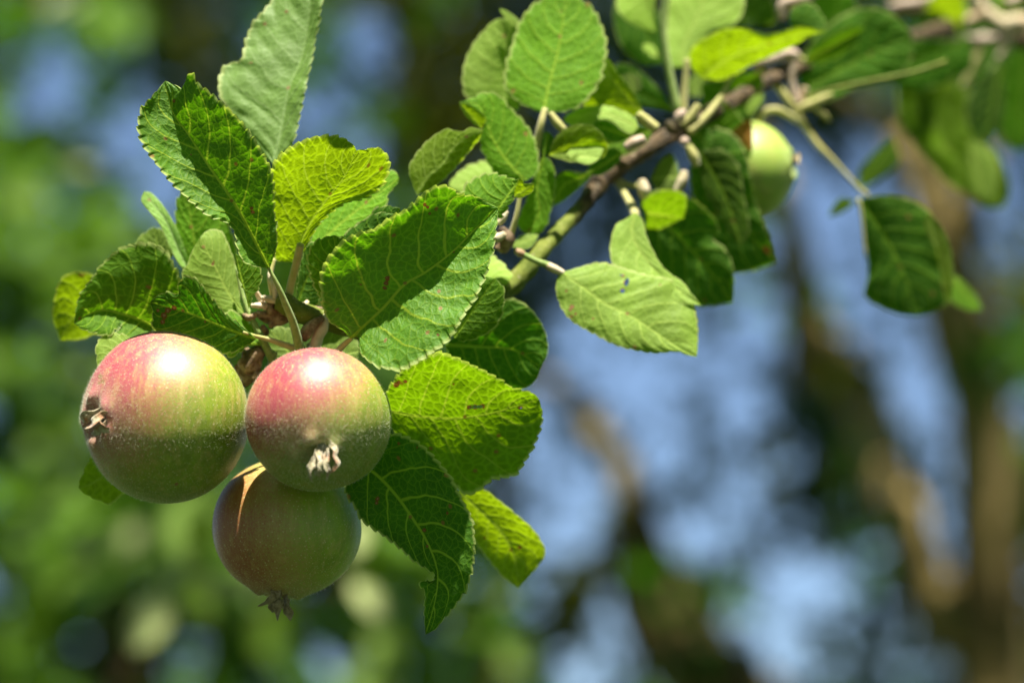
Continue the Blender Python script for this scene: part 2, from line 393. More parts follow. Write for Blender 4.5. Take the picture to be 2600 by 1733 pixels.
# what stands in each tenth of a metre of the background, top row first
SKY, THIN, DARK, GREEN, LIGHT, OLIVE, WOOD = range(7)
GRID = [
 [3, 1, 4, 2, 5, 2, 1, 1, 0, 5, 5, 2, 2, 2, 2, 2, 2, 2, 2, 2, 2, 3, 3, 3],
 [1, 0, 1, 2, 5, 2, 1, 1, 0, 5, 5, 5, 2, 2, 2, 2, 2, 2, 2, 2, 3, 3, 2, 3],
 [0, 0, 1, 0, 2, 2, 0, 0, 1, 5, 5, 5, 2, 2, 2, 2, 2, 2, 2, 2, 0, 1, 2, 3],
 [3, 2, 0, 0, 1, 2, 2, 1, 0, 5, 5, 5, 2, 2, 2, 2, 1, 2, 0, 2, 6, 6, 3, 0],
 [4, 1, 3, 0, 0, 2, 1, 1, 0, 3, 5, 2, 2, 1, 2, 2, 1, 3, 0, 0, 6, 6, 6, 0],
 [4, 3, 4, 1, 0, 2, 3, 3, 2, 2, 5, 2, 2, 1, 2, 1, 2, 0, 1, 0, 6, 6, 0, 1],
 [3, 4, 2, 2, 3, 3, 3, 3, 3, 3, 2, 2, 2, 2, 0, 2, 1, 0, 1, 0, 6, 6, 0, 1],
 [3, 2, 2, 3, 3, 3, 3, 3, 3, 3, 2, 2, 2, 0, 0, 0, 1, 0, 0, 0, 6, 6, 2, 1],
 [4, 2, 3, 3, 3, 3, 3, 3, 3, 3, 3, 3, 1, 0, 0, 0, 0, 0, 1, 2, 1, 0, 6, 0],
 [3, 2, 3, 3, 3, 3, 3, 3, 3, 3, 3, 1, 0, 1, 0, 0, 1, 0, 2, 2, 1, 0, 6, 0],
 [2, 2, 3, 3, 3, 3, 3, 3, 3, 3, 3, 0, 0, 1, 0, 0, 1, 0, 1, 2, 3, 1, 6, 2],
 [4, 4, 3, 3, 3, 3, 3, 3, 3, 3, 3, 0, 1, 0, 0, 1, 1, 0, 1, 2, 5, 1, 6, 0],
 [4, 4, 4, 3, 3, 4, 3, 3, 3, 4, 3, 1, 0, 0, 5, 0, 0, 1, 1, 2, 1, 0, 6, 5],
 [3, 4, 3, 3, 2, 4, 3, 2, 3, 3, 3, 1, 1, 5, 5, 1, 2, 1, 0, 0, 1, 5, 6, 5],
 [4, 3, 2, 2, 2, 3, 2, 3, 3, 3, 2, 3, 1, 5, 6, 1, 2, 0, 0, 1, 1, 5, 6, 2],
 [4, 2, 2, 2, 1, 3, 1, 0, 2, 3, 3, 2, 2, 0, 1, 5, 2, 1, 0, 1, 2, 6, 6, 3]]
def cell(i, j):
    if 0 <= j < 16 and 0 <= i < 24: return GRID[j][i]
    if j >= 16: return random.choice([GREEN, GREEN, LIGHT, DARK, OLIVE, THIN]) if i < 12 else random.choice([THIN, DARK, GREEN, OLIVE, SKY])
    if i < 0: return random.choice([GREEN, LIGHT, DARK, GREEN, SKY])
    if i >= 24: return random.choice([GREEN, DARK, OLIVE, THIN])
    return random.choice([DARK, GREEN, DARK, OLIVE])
clouds = {}
C_ = 98 / .9046
TREED = {DARK: 6.6, GREEN: 5.2, LIGHT: 4.6, OLIVE: 5.7}
for j in range(-9, 22):
    for i in range(-9, 33):
        ch = cell(i, j)
        if ch in (SKY, WOOD):
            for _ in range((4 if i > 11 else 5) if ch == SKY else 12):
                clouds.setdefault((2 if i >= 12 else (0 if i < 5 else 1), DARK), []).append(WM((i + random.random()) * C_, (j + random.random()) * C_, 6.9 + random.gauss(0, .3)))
            continue
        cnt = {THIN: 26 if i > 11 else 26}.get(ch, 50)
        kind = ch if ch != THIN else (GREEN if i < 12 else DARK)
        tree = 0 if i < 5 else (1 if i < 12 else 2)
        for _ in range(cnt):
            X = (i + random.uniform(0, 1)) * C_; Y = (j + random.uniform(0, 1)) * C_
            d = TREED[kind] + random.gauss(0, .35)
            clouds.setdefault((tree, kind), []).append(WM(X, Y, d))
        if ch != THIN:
            for _ in range(22):                     # shaded interior behind, put in as dark leaf colour
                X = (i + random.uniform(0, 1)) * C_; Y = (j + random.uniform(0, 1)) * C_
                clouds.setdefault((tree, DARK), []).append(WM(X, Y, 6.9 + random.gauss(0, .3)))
TB = [WM(250, 900, 5.6), WM(1250, 900, 5.9), WM(2330, 900, 3.6), Vector((0.1, -3.4, 0))]
labs = ['blurred green tree behind the left apple, the leftmost in the background', 'blurred green tree behind the front leaves, left of the bare brown limbs',
        'blurred tree with bare dark brown trunk and limbs at the right of the picture', 'unseen apple tree foliage added behind and around the viewpoint to dim the sky light']
# the canopy of each tree above the picture, and unseen foliage added round the camera to dim the sky
def puff(key, c, rad, n):
    for _ in range(n):
        v = Vector((random.gauss(0, 1), random.gauss(0, 1), random.gauss(0, 1))).normalized() * random.random() ** .4
        clouds.setdefault(key, []).append(c + Vector((v.x * rad[0], v.y * rad[1], v.z * rad[2])))
puff((2, GREEN), WM(2250, -650, 3.35), (.62, .45, .33), 760)
puff((2, DARK), WM(1500, -1200, 3.6), (.7, .45, .3), 500)
for c in ((-2.6, -1.6, 2.4), (2.7, -1.4, 2.6), (-2.9, 1.2, 2.5), (3.0, 1.6, 2.2), (0.1, -3.4, 2.5)):
    puff((3, GREEN), Vector(c), (1.5, 1.3, 1.5), 2600); puff((3, DARK), Vector(c), (1.3, 1.1, 1.3), 1400)
def wp3(x, y, d): return WM(x, y, d)
def sky_shade(n):  # unseen canopy added to cut the sky light, left open towards the sun
    c0 = W(1300, 866, 0)
    for _ in range(n):
        while True:
            v = Vector((random.gauss(0, 1), random.gauss(0, 1), random.gauss(0, 1))).normalized()
            if v.z < .12 or v.dot(L) > math.cos(math.radians(15)): continue
            if v.y > 0 and v.z < .58: continue
            break
        clouds.setdefault((3, random.choice([GREEN, DARK])), []).append(c0 + v * random.uniform(1.7, 2.7))
sky_shade(15000)
for _x, _y in ((1750, 1640), (1820, 1500), (1700, 1450), (2000, 780), (2120, 960), (1950, 1150), (2150, 1250), (2250, 1420), (2560, 900), (2590, 1250), (2540, 1560), (2380, 1650), (2180, 1650), (2590, 700)):
    puff((2, random.choice([DARK, OLIVE, GREEN])), wp3(_x, _y, random.uniform(3.1, 4.2)), (.08, .08, .07), 13)
TREES = []
for k in range(4):
    r = root('apple_tree', (TB[k].x, TB[k].y, 0), labs[k], 'tree', 'apple trees blurred in the background'); TREES.append(r)
    for kind in (DARK, GREEN, LIGHT, OLIVE):
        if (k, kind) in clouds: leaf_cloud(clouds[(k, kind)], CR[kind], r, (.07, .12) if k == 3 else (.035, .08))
for k in (0, 1, 3):
    x, y = TB[k].x, TB[k].y
    wood('trunk', [(x, y + .6, -.05, .11), (x + .05, y + .6, .8, .09), (x - .03, y + .55, 1.6, .08), (x + .04, y + .6, 3.4, .03)], TREES[k])
r = TREES[2]; d = 3.6
wood('trunk', [(wp(17, 2080, 1568, d, 0)[0] + .02, wp(17, 2080, 1568, d, 0)[1], -.05, .11), wp(17, 2075, 1750, d, 190), wp(17, 2050, 1300, d, 170), wp(17, 2020, 800, d, 145), wp(17, 2000, 350, d, 140), wp(17, 1900, 20, d, 160), wp(7, 700, 950, d, 125), wp(7, 520, 640, d + .1, 95), wp(7, 300, 470, d + .1, 50), wp(7, 100, 380, d + .2, 30)], r)
wood('limb', [wp(17, 2060, 1560, d + .02, 90), wp(17, 1880, 1330, d, 110), wp(17, 1760, 1130, d, 110), wp(17, 1680, 860, d, 105), wp(17, 1600, 620, d + .1, 105), wp(17, 1480, 300, d + .2, 95), wp(17, 1330, 60, d + .2, 45), wp(17, 1230, -150, d + .2, 25)], r)
wood('limb', [wp(17, 2080, 1700, d + .02, 110), wp(17, 1500, 1900, d, 110), wp(17, 860, 1560, d, 190), wp(17, 620, 1230, d, 185), wp(17, 550, 950, d, 110), wp(17, 480, 680, d, 80), wp(17, 340, 450, d + .1, 70), wp(17, 180, 310, d + .1, 40), wp(17, -50, 200, d + .2, 20)], r)
wood('limb', [wp(7, 800, 1250, d, 60), wp(7, 860, 1050, d - .05, 60), wp(7, 900, 850, d - .1, 45), wp(7, 1050, 500, d, 30)], r)
wood('limb', [wp(0, 1850, 860, d, 40), wp(0, 1830, 600, d - .1, 42), wp(0, 1790, 430, d - .1, 30), wp(0, 1700, 250, d, 18)], r)

# pale leaves between, on a shoot behind the apples
def blob_leaf(parent, t, x, y, ang, ln, wd, d, mat, lean=.8):
    X, Y = src(t, (x, y)); k = TL[t][2]
    c = WM(X, Y, d); f = PX * d / S / k
    a = math.radians(ang); ax = (RIGHT * math.cos(a) + UP * math.sin(a)); nn = (-FWD + UP * lean + RIGHT * .1).normalized()
    ax = (ax - nn * ax.dot(nn)).normalized(); b = nn.cross(ax); V, F = [], []
    n = 12
    for i in range(n + 1):
        u = i / n; ww = wd * .5 * math.sin(math.pi * min(1, max(0, u)) ** .85) ** .8
        for v in (-1, -.5, 0, .5, 1):
            V.append(c + ax * (u - .5) * ln * f + b * v * ww * f + nn * (abs(v) * ww * .25 - 0.12 * ln * (u - .5) ** 2) * f)
    for i in range(n):
        for j in range(4): F.append((i * 5 + j, i * 5 + j + 1, (i + 1) * 5 + j + 1, (i + 1) * 5 + j))
    return part('leaf', V, F, mat, parent)
M_SUNL = crown_mat('leaf_painted_sun_pale', (.36, .42, .16), (.36, .42, .16), (.4, .5, .1), .3)  # sunlight on the blurred leaves is put into these bright base colours
M_SUNG = crown_mat('leaf_painted_sun_green', (.14, .24, .03), (.14, .24, .03), (.5, .7, .01), .5)
SH = root('apple_branch', WM(900, 1600, 1.6), 'strongly blurred shoot with pale sunlit leaves hanging below and behind the three apples', 'branch')
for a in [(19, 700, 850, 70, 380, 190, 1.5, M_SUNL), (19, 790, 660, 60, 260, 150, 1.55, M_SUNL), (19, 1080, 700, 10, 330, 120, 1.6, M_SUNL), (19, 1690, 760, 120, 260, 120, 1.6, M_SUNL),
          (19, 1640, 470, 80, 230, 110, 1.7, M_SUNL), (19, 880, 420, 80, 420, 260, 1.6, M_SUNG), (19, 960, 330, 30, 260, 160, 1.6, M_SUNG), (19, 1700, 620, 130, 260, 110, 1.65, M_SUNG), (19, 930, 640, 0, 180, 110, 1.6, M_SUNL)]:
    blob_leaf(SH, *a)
for pts in ([(880, 1300, 10), (1000, 900, 9), (950, 600, 8), (850, 250, 6)], [(1000, 900, 7), (1300, 780, 6), (1650, 700, 5)]):
    tube('twig', 19, [(p[0], p[1], p[2] * 1.5, (1.62 - S) / PX) for p in pts], M_BARK, SH)
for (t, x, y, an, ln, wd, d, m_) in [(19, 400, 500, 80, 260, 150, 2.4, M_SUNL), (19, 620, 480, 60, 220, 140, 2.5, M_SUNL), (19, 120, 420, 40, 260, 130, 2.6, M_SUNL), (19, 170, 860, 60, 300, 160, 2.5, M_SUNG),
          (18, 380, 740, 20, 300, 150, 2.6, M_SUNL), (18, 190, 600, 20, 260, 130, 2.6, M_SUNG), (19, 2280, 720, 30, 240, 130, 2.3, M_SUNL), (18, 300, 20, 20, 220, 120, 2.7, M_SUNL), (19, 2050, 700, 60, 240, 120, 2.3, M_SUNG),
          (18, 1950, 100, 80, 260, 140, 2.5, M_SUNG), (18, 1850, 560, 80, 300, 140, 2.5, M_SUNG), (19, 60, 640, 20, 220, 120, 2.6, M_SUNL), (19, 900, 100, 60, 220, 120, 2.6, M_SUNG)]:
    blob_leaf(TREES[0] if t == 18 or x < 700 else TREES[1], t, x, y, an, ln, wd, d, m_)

_q = random.Random(11)
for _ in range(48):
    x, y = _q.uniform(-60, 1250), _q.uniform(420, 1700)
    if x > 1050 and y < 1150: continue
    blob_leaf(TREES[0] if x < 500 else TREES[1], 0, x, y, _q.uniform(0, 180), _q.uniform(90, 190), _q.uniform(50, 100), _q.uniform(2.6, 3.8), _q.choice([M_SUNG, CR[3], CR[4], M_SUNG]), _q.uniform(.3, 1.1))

# ------------------------------------------------------------------ the branch with its leaves
BR = root('apple_branch', W(2400, -200, 2400), 'sharp leafy apple branch reaching from upper right to the three apples at the left', 'branch')
BR2 = root('apple_branch', W(2700, 100, 2600), 'blurred leafy apple branch with pinkish stubs in the upper right corner', 'branch')
def bark_ageing():
    m, nt, N = new_mat('shoot_bark_ageing')
    tc = N.n('TexCoord').outputs['Object']; age = N.n('Attribute', attribute_name='age').outputs['Fac']
    n1 = N.noise(tc, 260, 5, .7).outputs[0]; n2 = N.noise(tc, 70, 4, .6).outputs[0]
    young = N.mix(N.step(n1, .35, .65), (.10, .14, .010), (.17, .20, .025)); old = N.mix(N.step(n1, .4, .62), (.028, .018, .008), (.13, .085, .04))
    f = N.step(N.m('ADD', age, N.m('MULTIPLY', N.m('SUBTRACT', n2, .5), .9)), .35, .65)
    c = N.mix(f, young, old); c = N.mix(N.m('MULTIPLY', N.step(N.noise(tc, 900, 2).outputs[0], .64, .70), .6), c, (.42, .36, .24))
    p = N.n('BsdfPrincipled'); N.put(p.inputs['Base Color'], c); p.inputs['Roughness'].default_value = .7; p.inputs['Specular IOR Level'].default_value = .3
    bu = N.n('Bump'); bu.inputs['Distance'].default_value = .0008; N.put(bu.inputs['Height'], N.noise(tc, 420, 6, .75).outputs[0]); N.put(p.inputs['Normal'], bu.outputs[0])
    o = N.n('OutputMaterial'); nt.links.new(p.outputs[0], o.inputs[0]); return m
def age_attr(o):
    base = PARW[o.name]; vals = []
    for v in o.data.vertices:
        d = v.co + base - CAM; X = 1300 + d.dot(RIGHT) / d.dot(FWD) * S / PX
        vals.append(min(1, max(0, (X - 1400) / 150)))
    a = o.data.attributes.new('age', 'FLOAT', 'POINT'); a.data.foreach_set('value', vals)
def D0(x, y, r, z): return (x, y, r, z)
_b = tube('branch', 0, [D0(2300, 20, 16, 2900), D0(2120, 80, 16, 2100), D0(1960, 120, 15, 1600), D0(1800, 170, 16, 1250), D0(1660, 245, 18, 950), D0(1570, 295, 21, 820), D0(1480, 345, 23, 760), D0(1400, 395, 26, 690), D0(1340, 470, 17, 600), D0(1250, 570, 19, 440), D0(1180, 650, 22, 380), D0(1090, 720, 22, 300), D0(980, 760, 20, 240), D0(860, 760, 21, 200), D0(760, 740, 23, 160), D0(690, 715, 26, 130), D0(640, 690, 22, 120)], bark_ageing(), BR, seg=24, n=260, bump=.28)
age_attr(_b)
tube('bud', 12, [(1530, 90, 40), (1600, 45, 52), (1690, 10, 42)], M_BARKP, BR, z=520)
tube('bud', 15, [(600, 100, 20), (560, 130, 45), (540, 180, 40)], M_BARKP, BR, z=540)
tube('bud', 15, [(590, 310, 25), (590, 345, 42), (595, 370, 25)], M_BARKP, BR, z=540)
tube('bud', 15, [(450, 190, 30), (500, 240, 50), (540, 270, 40)], M_BARK, BR, z=545, bump=.4)

# --- front cluster
A_ = leaf(1, (1310, 1530), (715, 460), [(1160, 1480), (1110, 1310), (1050, 1250), (960, 1220), (830, 1110), (700, 970), (600, 830), (565, 720), (590, 620), (650, 545)],
     [(1350, 1380), (1330, 1180), (1320, 1000), (1270, 880), (1150, 700), (1000, 560), (890, 470), (858, 420), (835, 465), (822, 508), (780, 490)],
     mid=[(1130, 1190), (960, 940), (850, 770), (760, 640)], z=-10, km=(0, -.05), ka=(.15, .25), kb=(-.22, -.24), ca=-.55, cb=-.12, face='top', mat='sheen', hi=True, bulge=.03, tone=-.1,
     spots=[(1208, 1185, 13), (1213, 1205, 13), (765, 575, 11), (862, 880, 6)], label='large oval leaf, left half sunlit and right half in its own shade')
leaf(1, (1330, 935), (1500, -250), [(1250, 860), (1120, 680), (1025, 530), (1050, 390), (1150, 340), (1200, 170), (1300, 40), (1400, -100)],
     [(1430, 830), (1490, 600), (1540, 350), (1568, 200), (1600, 0), (1570, -150)], mid=[(1375, 740), (1420, 500), (1490, 330), (1530, 120), (1540, -80)],
     z=240, km=(0, .25), ka=(-.15, .62), kb=(-1.2, -1.0), mat='gloss', hi=True, bulge=.03, label='tall pale leaf folded along its midrib, behind the shaded leaf', tone=.12)
leaf(2, (185, 815), (500, 258), [(110, 805), (85, 740), (75, 560), (75, 380), (95, 320), (150, 262), (250, 205), (340, 190), (430, 200), (485, 235)],
     [(235, 760), (290, 650), (350, 580), (440, 520), (560, 485), (625, 430), (660, 350), (655, 290), (610, 250), (560, 255)], mid=[(260, 640), (340, 520), (440, 390)],
     z=125, km=(0, -.38), ka=(-.15, -.62), kb=(.1, -.55), face='under', mat='lime', hi=True, wave=.6, bulge=-.03, curl=.0, label='yellow-green backlit leaf seen from below')
leaf(2, (260, 780), (712, 398), [(300, 650), (450, 500), (600, 420), (680, 360)], [(330, 730), (430, 700), (520, 640), (570, 600), (640, 530), (655, 470), (695, 430)], mid=[(400, 640), (550, 520)],
     z=200, km=(0, .3), ka=(0, .5), kb=(0, .6), mat='mid', tone=.5)
leaf(2, (470, 1195), (1205, 545), [(430, 1150), (360, 1100), (330, 1000), (325, 900), (335, 840), (370, 780), (430, 715), (520, 670), (590, 650), (660, 600), (740, 560), (790, 520), (850, 460), (940, 437), (1010, 480), (1090, 490), (1150, 520)],
     [(510, 1190), (520, 1260), (570, 1310), (640, 1340), (720, 1345), (800, 1310), (870, 1265), (940, 1215), (990, 1150), (1020, 1100), (1050, 1050), (1090, 990), (1120, 920), (1150, 850), (1175, 760), (1185, 680), (1200, 600)],
     mid=[(540, 1130), (640, 1035), (740, 925), (850, 860), (980, 760), (1100, 640)], z=-45, km=(.05, -.06), ka=(.05, -.16), kb=(-.1, .50), ca=-.24, cb=-.1, mat='sheen', hi=True, bulge=.03, tone=.15,
     spots=[(654, 895, 15), (648, 920, 15), (642, 942, 12), (840, 528, 12), (853, 540, 10), (865, 573, 9), (905, 1175, 9), (520, 925, 7), (985, 765, 6), (620, 840, 6)], label='large toothed leaf above the right apple, lower half sunlit and upper half shaded')
leaf(2, (440, 1010), (385, 680), [(330, 990), (275, 880), (262, 790), (290, 725), (330, 700)], [(480, 900), (480, 780), (420, 700)], z=50, ka=(.1, -.3), kb=(0, -.1), mat='mid', tone=-.1, hi=True)
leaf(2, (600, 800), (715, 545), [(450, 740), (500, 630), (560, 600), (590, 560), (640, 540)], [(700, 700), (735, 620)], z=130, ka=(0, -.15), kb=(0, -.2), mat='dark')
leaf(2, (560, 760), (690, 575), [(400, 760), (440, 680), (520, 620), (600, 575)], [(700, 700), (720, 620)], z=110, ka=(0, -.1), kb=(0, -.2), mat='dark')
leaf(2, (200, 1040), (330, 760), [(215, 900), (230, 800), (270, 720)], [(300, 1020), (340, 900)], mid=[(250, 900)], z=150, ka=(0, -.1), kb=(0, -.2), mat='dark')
leaf(4, (262, 375), (1018, 322), [(255, 300), (290, 240), (340, 180), (420, 130), (520, 90), (600, 115), (680, 150), (740, 180), (800, 215), (850, 245), (870, 262), (930, 280), (985, 292)],
     [(290, 470), (400, 560), (500, 640), (600, 740), (650, 790), (710, 775), (780, 715), (850, 705), (900, 690), (935, 640), (960, 600), (985, 550), (1010, 490), (1030, 400)],
     mid=[(420, 405), (600, 415), (780, 390), (900, 355)], z=160, km=(0, 0), ka=(.0, -.62), kb=(.0, -.17), face='under', mat='backlit', hi=True, bulge=-.05, tone=.2,
     spots=[(306, 248, 17), (318, 235, 12), (350, 232, 12), (590, 243, 7), (918, 364, 9), (930, 360, 8), (670, 360, 14), (700, 358, 15), (735, 354, 14)], holes=[(702, 358, 36, 8, -6), (925, 364, 7, 3, -15)], label='toothed leaf right of the right apple, glowing yellow-green above its midrib')
leaf(4, (100, 650), (450, 1490), [(55, 770), (100, 850), (140, 920), (240, 990), (320, 1050), (400, 1120), (470, 1165), (503, 1192), (490, 1222), (430, 1232), (452, 1280), (450, 1380)],
     [(170, 560), (275, 498), (340, 505), (430, 550), (500, 620), (560, 690), (600, 760), (640, 840), (680, 920), (692, 1000), (690, 1100), (670, 1200), (640, 1280), (570, 1370), (500, 1460)],
     mid=[(190, 680), (300, 790), (400, 930), (455, 1020), (500, 1130), (512, 1230), (490, 1360)], z=30, km=(0, .05), ka=(-.1, .12), kb=(.02, -.14), mat='dark', hi=True, bulge=.03, ca=-.35, cb=.05,
     spots=[(212, 815, 14), (208, 835, 10), (318, 540, 9), (560, 885, 9), (445, 970, 12), (460, 1050, 9), (410, 560, 7)], label='dark curled leaf hanging at the right of the lower apple')
leaf(4, (620, 780), (915, 1260), [(640, 900), (690, 1010), (760, 1110), (840, 1200)], [(730, 765), (800, 810), (900, 890), (980, 960), (1035, 1040), (1045, 1090), (1000, 1160)],
     mid=[(720, 870), (820, 970), (890, 1090)], z=330, km=(0, -.3), ka=(0, -.35), kb=(-.1, -.55), face='under', mat='lime', teeth=.4, spots=[(920, 1055, 12), (745, 1010, 9)], bulge=-.07, label='blurred lime leaf hanging behind the toothed leaf')
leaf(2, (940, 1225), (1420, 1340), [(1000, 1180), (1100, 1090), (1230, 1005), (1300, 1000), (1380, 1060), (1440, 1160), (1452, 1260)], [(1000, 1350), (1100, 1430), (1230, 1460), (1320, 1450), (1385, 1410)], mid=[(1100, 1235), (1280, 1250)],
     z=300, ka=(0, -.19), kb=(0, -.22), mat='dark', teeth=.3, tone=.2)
leaf(2, (985, 1190), (1190, 893), [(960, 1100), (1000, 980), (1090, 900)], [(1040, 1203), (1150, 1165), (1215, 1090), (1232, 960)], z=150, ka=(0, -.2), kb=(0, -.12), mat='mid', tone=-.2)
leaf(2, (1080, 880), (1235, 932), [(1100, 800), (1170, 785), (1240, 840), (1268, 890)], [(1120, 920), (1190, 920)], z=330, ka=(0, .7), kb=(0, .7), mat='pale', tone=.5)
# left of the cluster
leaf(9, (845, 1185), (212, 1160), [(980, 1080), (1045, 920), (1045, 790), (1000, 700), (950, 600), (870, 545), (780, 530), (650, 545), (560, 590), (490, 650), (430, 710), (390, 770), (330, 850), (260, 960), (235, 1050)],
     [(800, 1260), (700, 1310), (610, 1310), (540, 1260), (560, 1210), (592, 1172), (540, 1205), (500, 1245), (430, 1245), (330, 1220), (260, 1190)], mid=[(740, 1135), (600, 1090), (450, 1060), (330, 1090)],
     z=190, km=(.1, 0), ka=(-.05, -.20), kb=(0, .65), mat='mid', bulge=.04, hi=True, tone=-.1, label='wide toothed leaf behind the left apple with a sunlit lower lobe')
leaf(9, (500, 1150), (100, 1298), [(480, 900), (400, 800), (330, 768), (240, 752), (150, 780), (90, 850), (60, 980), (45, 1100)], [(450, 1250), (380, 1243), (280, 1285), (170, 1292)], mid=[(350, 1060), (200, 1120)],
     z=420, km=(0, 0), ka=(0, -.5), kb=(0, -.6), face='under', mat='lime', tone=-.15, teeth=.5)
leaf(9, (760, 1330), (400, 1500), [(600, 1260), (500, 1240), (430, 1285), (392, 1350), (400, 1430)], [(700, 1450), (560, 1560), (450, 1560)], z=110, ka=(0, .6), kb=(0, .6), mat='pale', tone=-.1)
leaf(9, (1665, 1285), (820, 995), [(1600, 1230), (1540, 1180), (1400, 1080), (1330, 1000), (1230, 870), (1170, 810), (1100, 798), (1055, 840), (1040, 930), (950, 922), (870, 950)],
     [(1600, 1330), (1450, 1390), (1300, 1380), (1150, 1330), (1000, 1290), (900, 1260), (850, 1200), (845, 1080)], mid=[(1500, 1230), (1350, 1170), (1150, 1090), (980, 1040)],
     z=60, km=(0, .0), ka=(.02, -.16), kb=(0, -.14), mat='dark', hi=True, tone=.15, bulge=.03, ca=-.1, spots=[(960, 1060, 30), (1010, 1040, 24), (930, 1100, 30), (920, 1150, 24), (1255, 1150, 11), (880, 1060, 16)], label='twisted leaf with brown patch above the left apple')
leaf(9, (1250, 1010), (1100, 50), [(1120, 800), (1050, 600), (1030, 400), (1040, 200)], [(1450, 900), (1500, 600), (1400, 300), (1250, 100)], z=330, ka=(0, .25), kb=(0, .2), mat='mid', tone=.3)
leaf(9, (1570, 1085), (1215, 480), [(1440, 1085), (1330, 1010), (1200, 900), (1075, 790), (1120, 690), (1150, 600), (1190, 530)], [(1535, 1000), (1508, 750), (1450, 560), (1380, 430), (1280, 425)], mid=[(1430, 900), (1330, 700)],
     z=180, ka=(0, .38), kb=(.1, .42), mat='pale', tone=-.05, spots=[(1320, 690, 16), (1330, 665, 10)], teeth=.4)
leaf(9, (1120, 720), (770, 112), [(1060, 700), (980, 560), (900, 380), (830, 290), (752, 190)], [(1110, 620), (1050, 450), (1000, 345), (920, 220), (830, 125)], mid=[(1050, 580), (950, 350), (850, 220)], z=290, ka=(.3, .7), kb=(-.5, .8), mat='gloss', tone=.9, teeth=0)
leaf(9, (900, 720), (855, 395), [(760, 640), (710, 530), (780, 450)], [(1000, 600), (930, 450)], z=340, ka=(0, .5), kb=(0, .05), mat='pale', tone=-.3)
leaf(9, (1605, 1050), (1500, 610), [(1570, 900), (1520, 750)], [(1625, 950), (1690, 850), (1692, 720), (1600, 660)], z=50, ka=(0, .1), kb=(.1, -.25), mat='mid')
leaf(9, (1700, 1340), (1290, 1230), [(1600, 1160), (1480, 1070), (1400, 1100)], [(1600, 1330), (1450, 1420)], z=120, ka=(0, .5), kb=(0, .1), mat='mid', tone=.1)
leaf(16, (420, 800), (68, 965), [(300, 640), (185, 690), (110, 850)], [(500, 990), (430, 1060), (372, 1115), (280, 1085), (170, 1035)], mid=[(300, 860), (180, 930)], z=240, ka=(0, -.6), kb=(0, -.35), face='under', mat='lime', label='lime leaf peeping out below the left apple')
leaf(10, (1000, 1250), (1500, 1120), [(1000, 1000), (1150, 880), (1400, 900)], [(1200, 1300), (1400, 1250)], z=240, ka=(0, .35), kb=(0, .4), mat='pale', tone=-.35)
leaf(10, (900, 1300), (560, 900), [(700, 1250), (540, 1150), (500, 1000)], [(950, 1150), (850, 950), (700, 880)], z=250, ka=(0, .35), kb=(0, .4), mat='pale', tone=-.35)
# unseen leaves added above the picture, shaped to cast the toothed leaf's shade
def shade_leaf(x0, x1, y, z0, z1, mat='mid', sag=.12):
    n = 26; V, F = [], []
    for i in range(n + 1):
        u = i / n; wd = math.sin(math.pi * u ** .8) ** .7
        for v in (-1, -.6, -.2, .2, .6, 1):
            zc = (z0 + z1) / 2 + v * wd * (z1 - z0) / 2
            V.append(W(x0 + (x1 - x0) * u, y + 60 * (u - .5) ** 2 - 22 * abs(v) * wd + 8 * noise.noise(Vector((u * 6, v * 2, x0))), zc))
    for i in range(n):
        for j in range(5): F.append((i * 6 + j, i * 6 + j + 1, (i + 1) * 6 + j + 1, (i + 1) * 6 + j))
    o = part('leaf', V, F, ML[mat], BR); me = o.data
    li = np.empty(len(me.loops), int); me.loops.foreach_get('vertex_index', li)
    uv = np.array([(i / n, .5 + v * .5) for i in range(n + 1) for v in (-1, -.6, -.2, .2, .6, 1)]); mt = np.array([(i / n * abs(x1 - x0) * .01, v * .7) for i in range(n + 1) for v in (-1, -.6, -.2, .2, .6, 1)])
    a = me.uv_layers.new(name='UVMap'); a.data.foreach_set('uv', uv[li].ravel()); a = me.uv_layers.new(name='metric'); a.data.foreach_set('uv', mt[li].ravel())
    me.attributes.new('spot', 'FLOAT', 'POINT')
shade_leaf(1200, 845, -120, -206, -105, 'dark')
shade_leaf(830, 1010, -60, -160, -60, 'dark')
# petioles and spur of the front cluster
SPUR = BR
tube('petiole', 10, [(540, 240, 16, -10), (640, 430, 26, 0), (720, 620, 36, 20), (800, 820, 42, 50), (870, 1090, 52, 90), (900, 1250, 55, 110)], M_PET, A_, label='long downy stalk', n=40)
tube('stalk', 10, [(215, 250, 20, 160), (260, 480, 22, 150), (330, 700, 28, 140), (430, 900, 36, 135), (520, 1080, 42, 140), (600, 1250, 48, 155), (640, 1400, 50, 170)], M_PET, BR)
tube('petiole', 10, [(880, 0, 40, 90), (840, 180, 42, 110), (780, 420, 42, 130), (740, 620, 44, 150)], M_PETY, BR)
tube('petiole', 10, [(280, 920, 14, 55), (400, 960, 20, 70), (560, 1000, 26, 95), (700, 1050, 32, 110), (860, 1100, 36, 120)], M_PETY, BR)
tube('petiole', 10, [(1420, 985, 20, -20), (1370, 1020, 28, -10), (1290, 1100, 36, 10), (1180, 1240, 44, 50)], M_PETY, BR)
tube('petiole', 10, [(600, 150, 26, 160), (560, 350, 30, 150), (600, 560, 36, 150)], M_PETY, BR)
tube('stub', 10, [(1150, 740, 30, 130), (1110, 850, 62, 120), (1060, 980, 58, 115), (1010, 1120, 55, 115)], M_CREAM, BR, bump=.4)
tube('bud_scale', 10, [(1120, 770, 25, 110), (1000, 850, 50, 100), (930, 950, 48, 95), (910, 1010, 20, 95)], M_SCALE, BR, bump=.6)
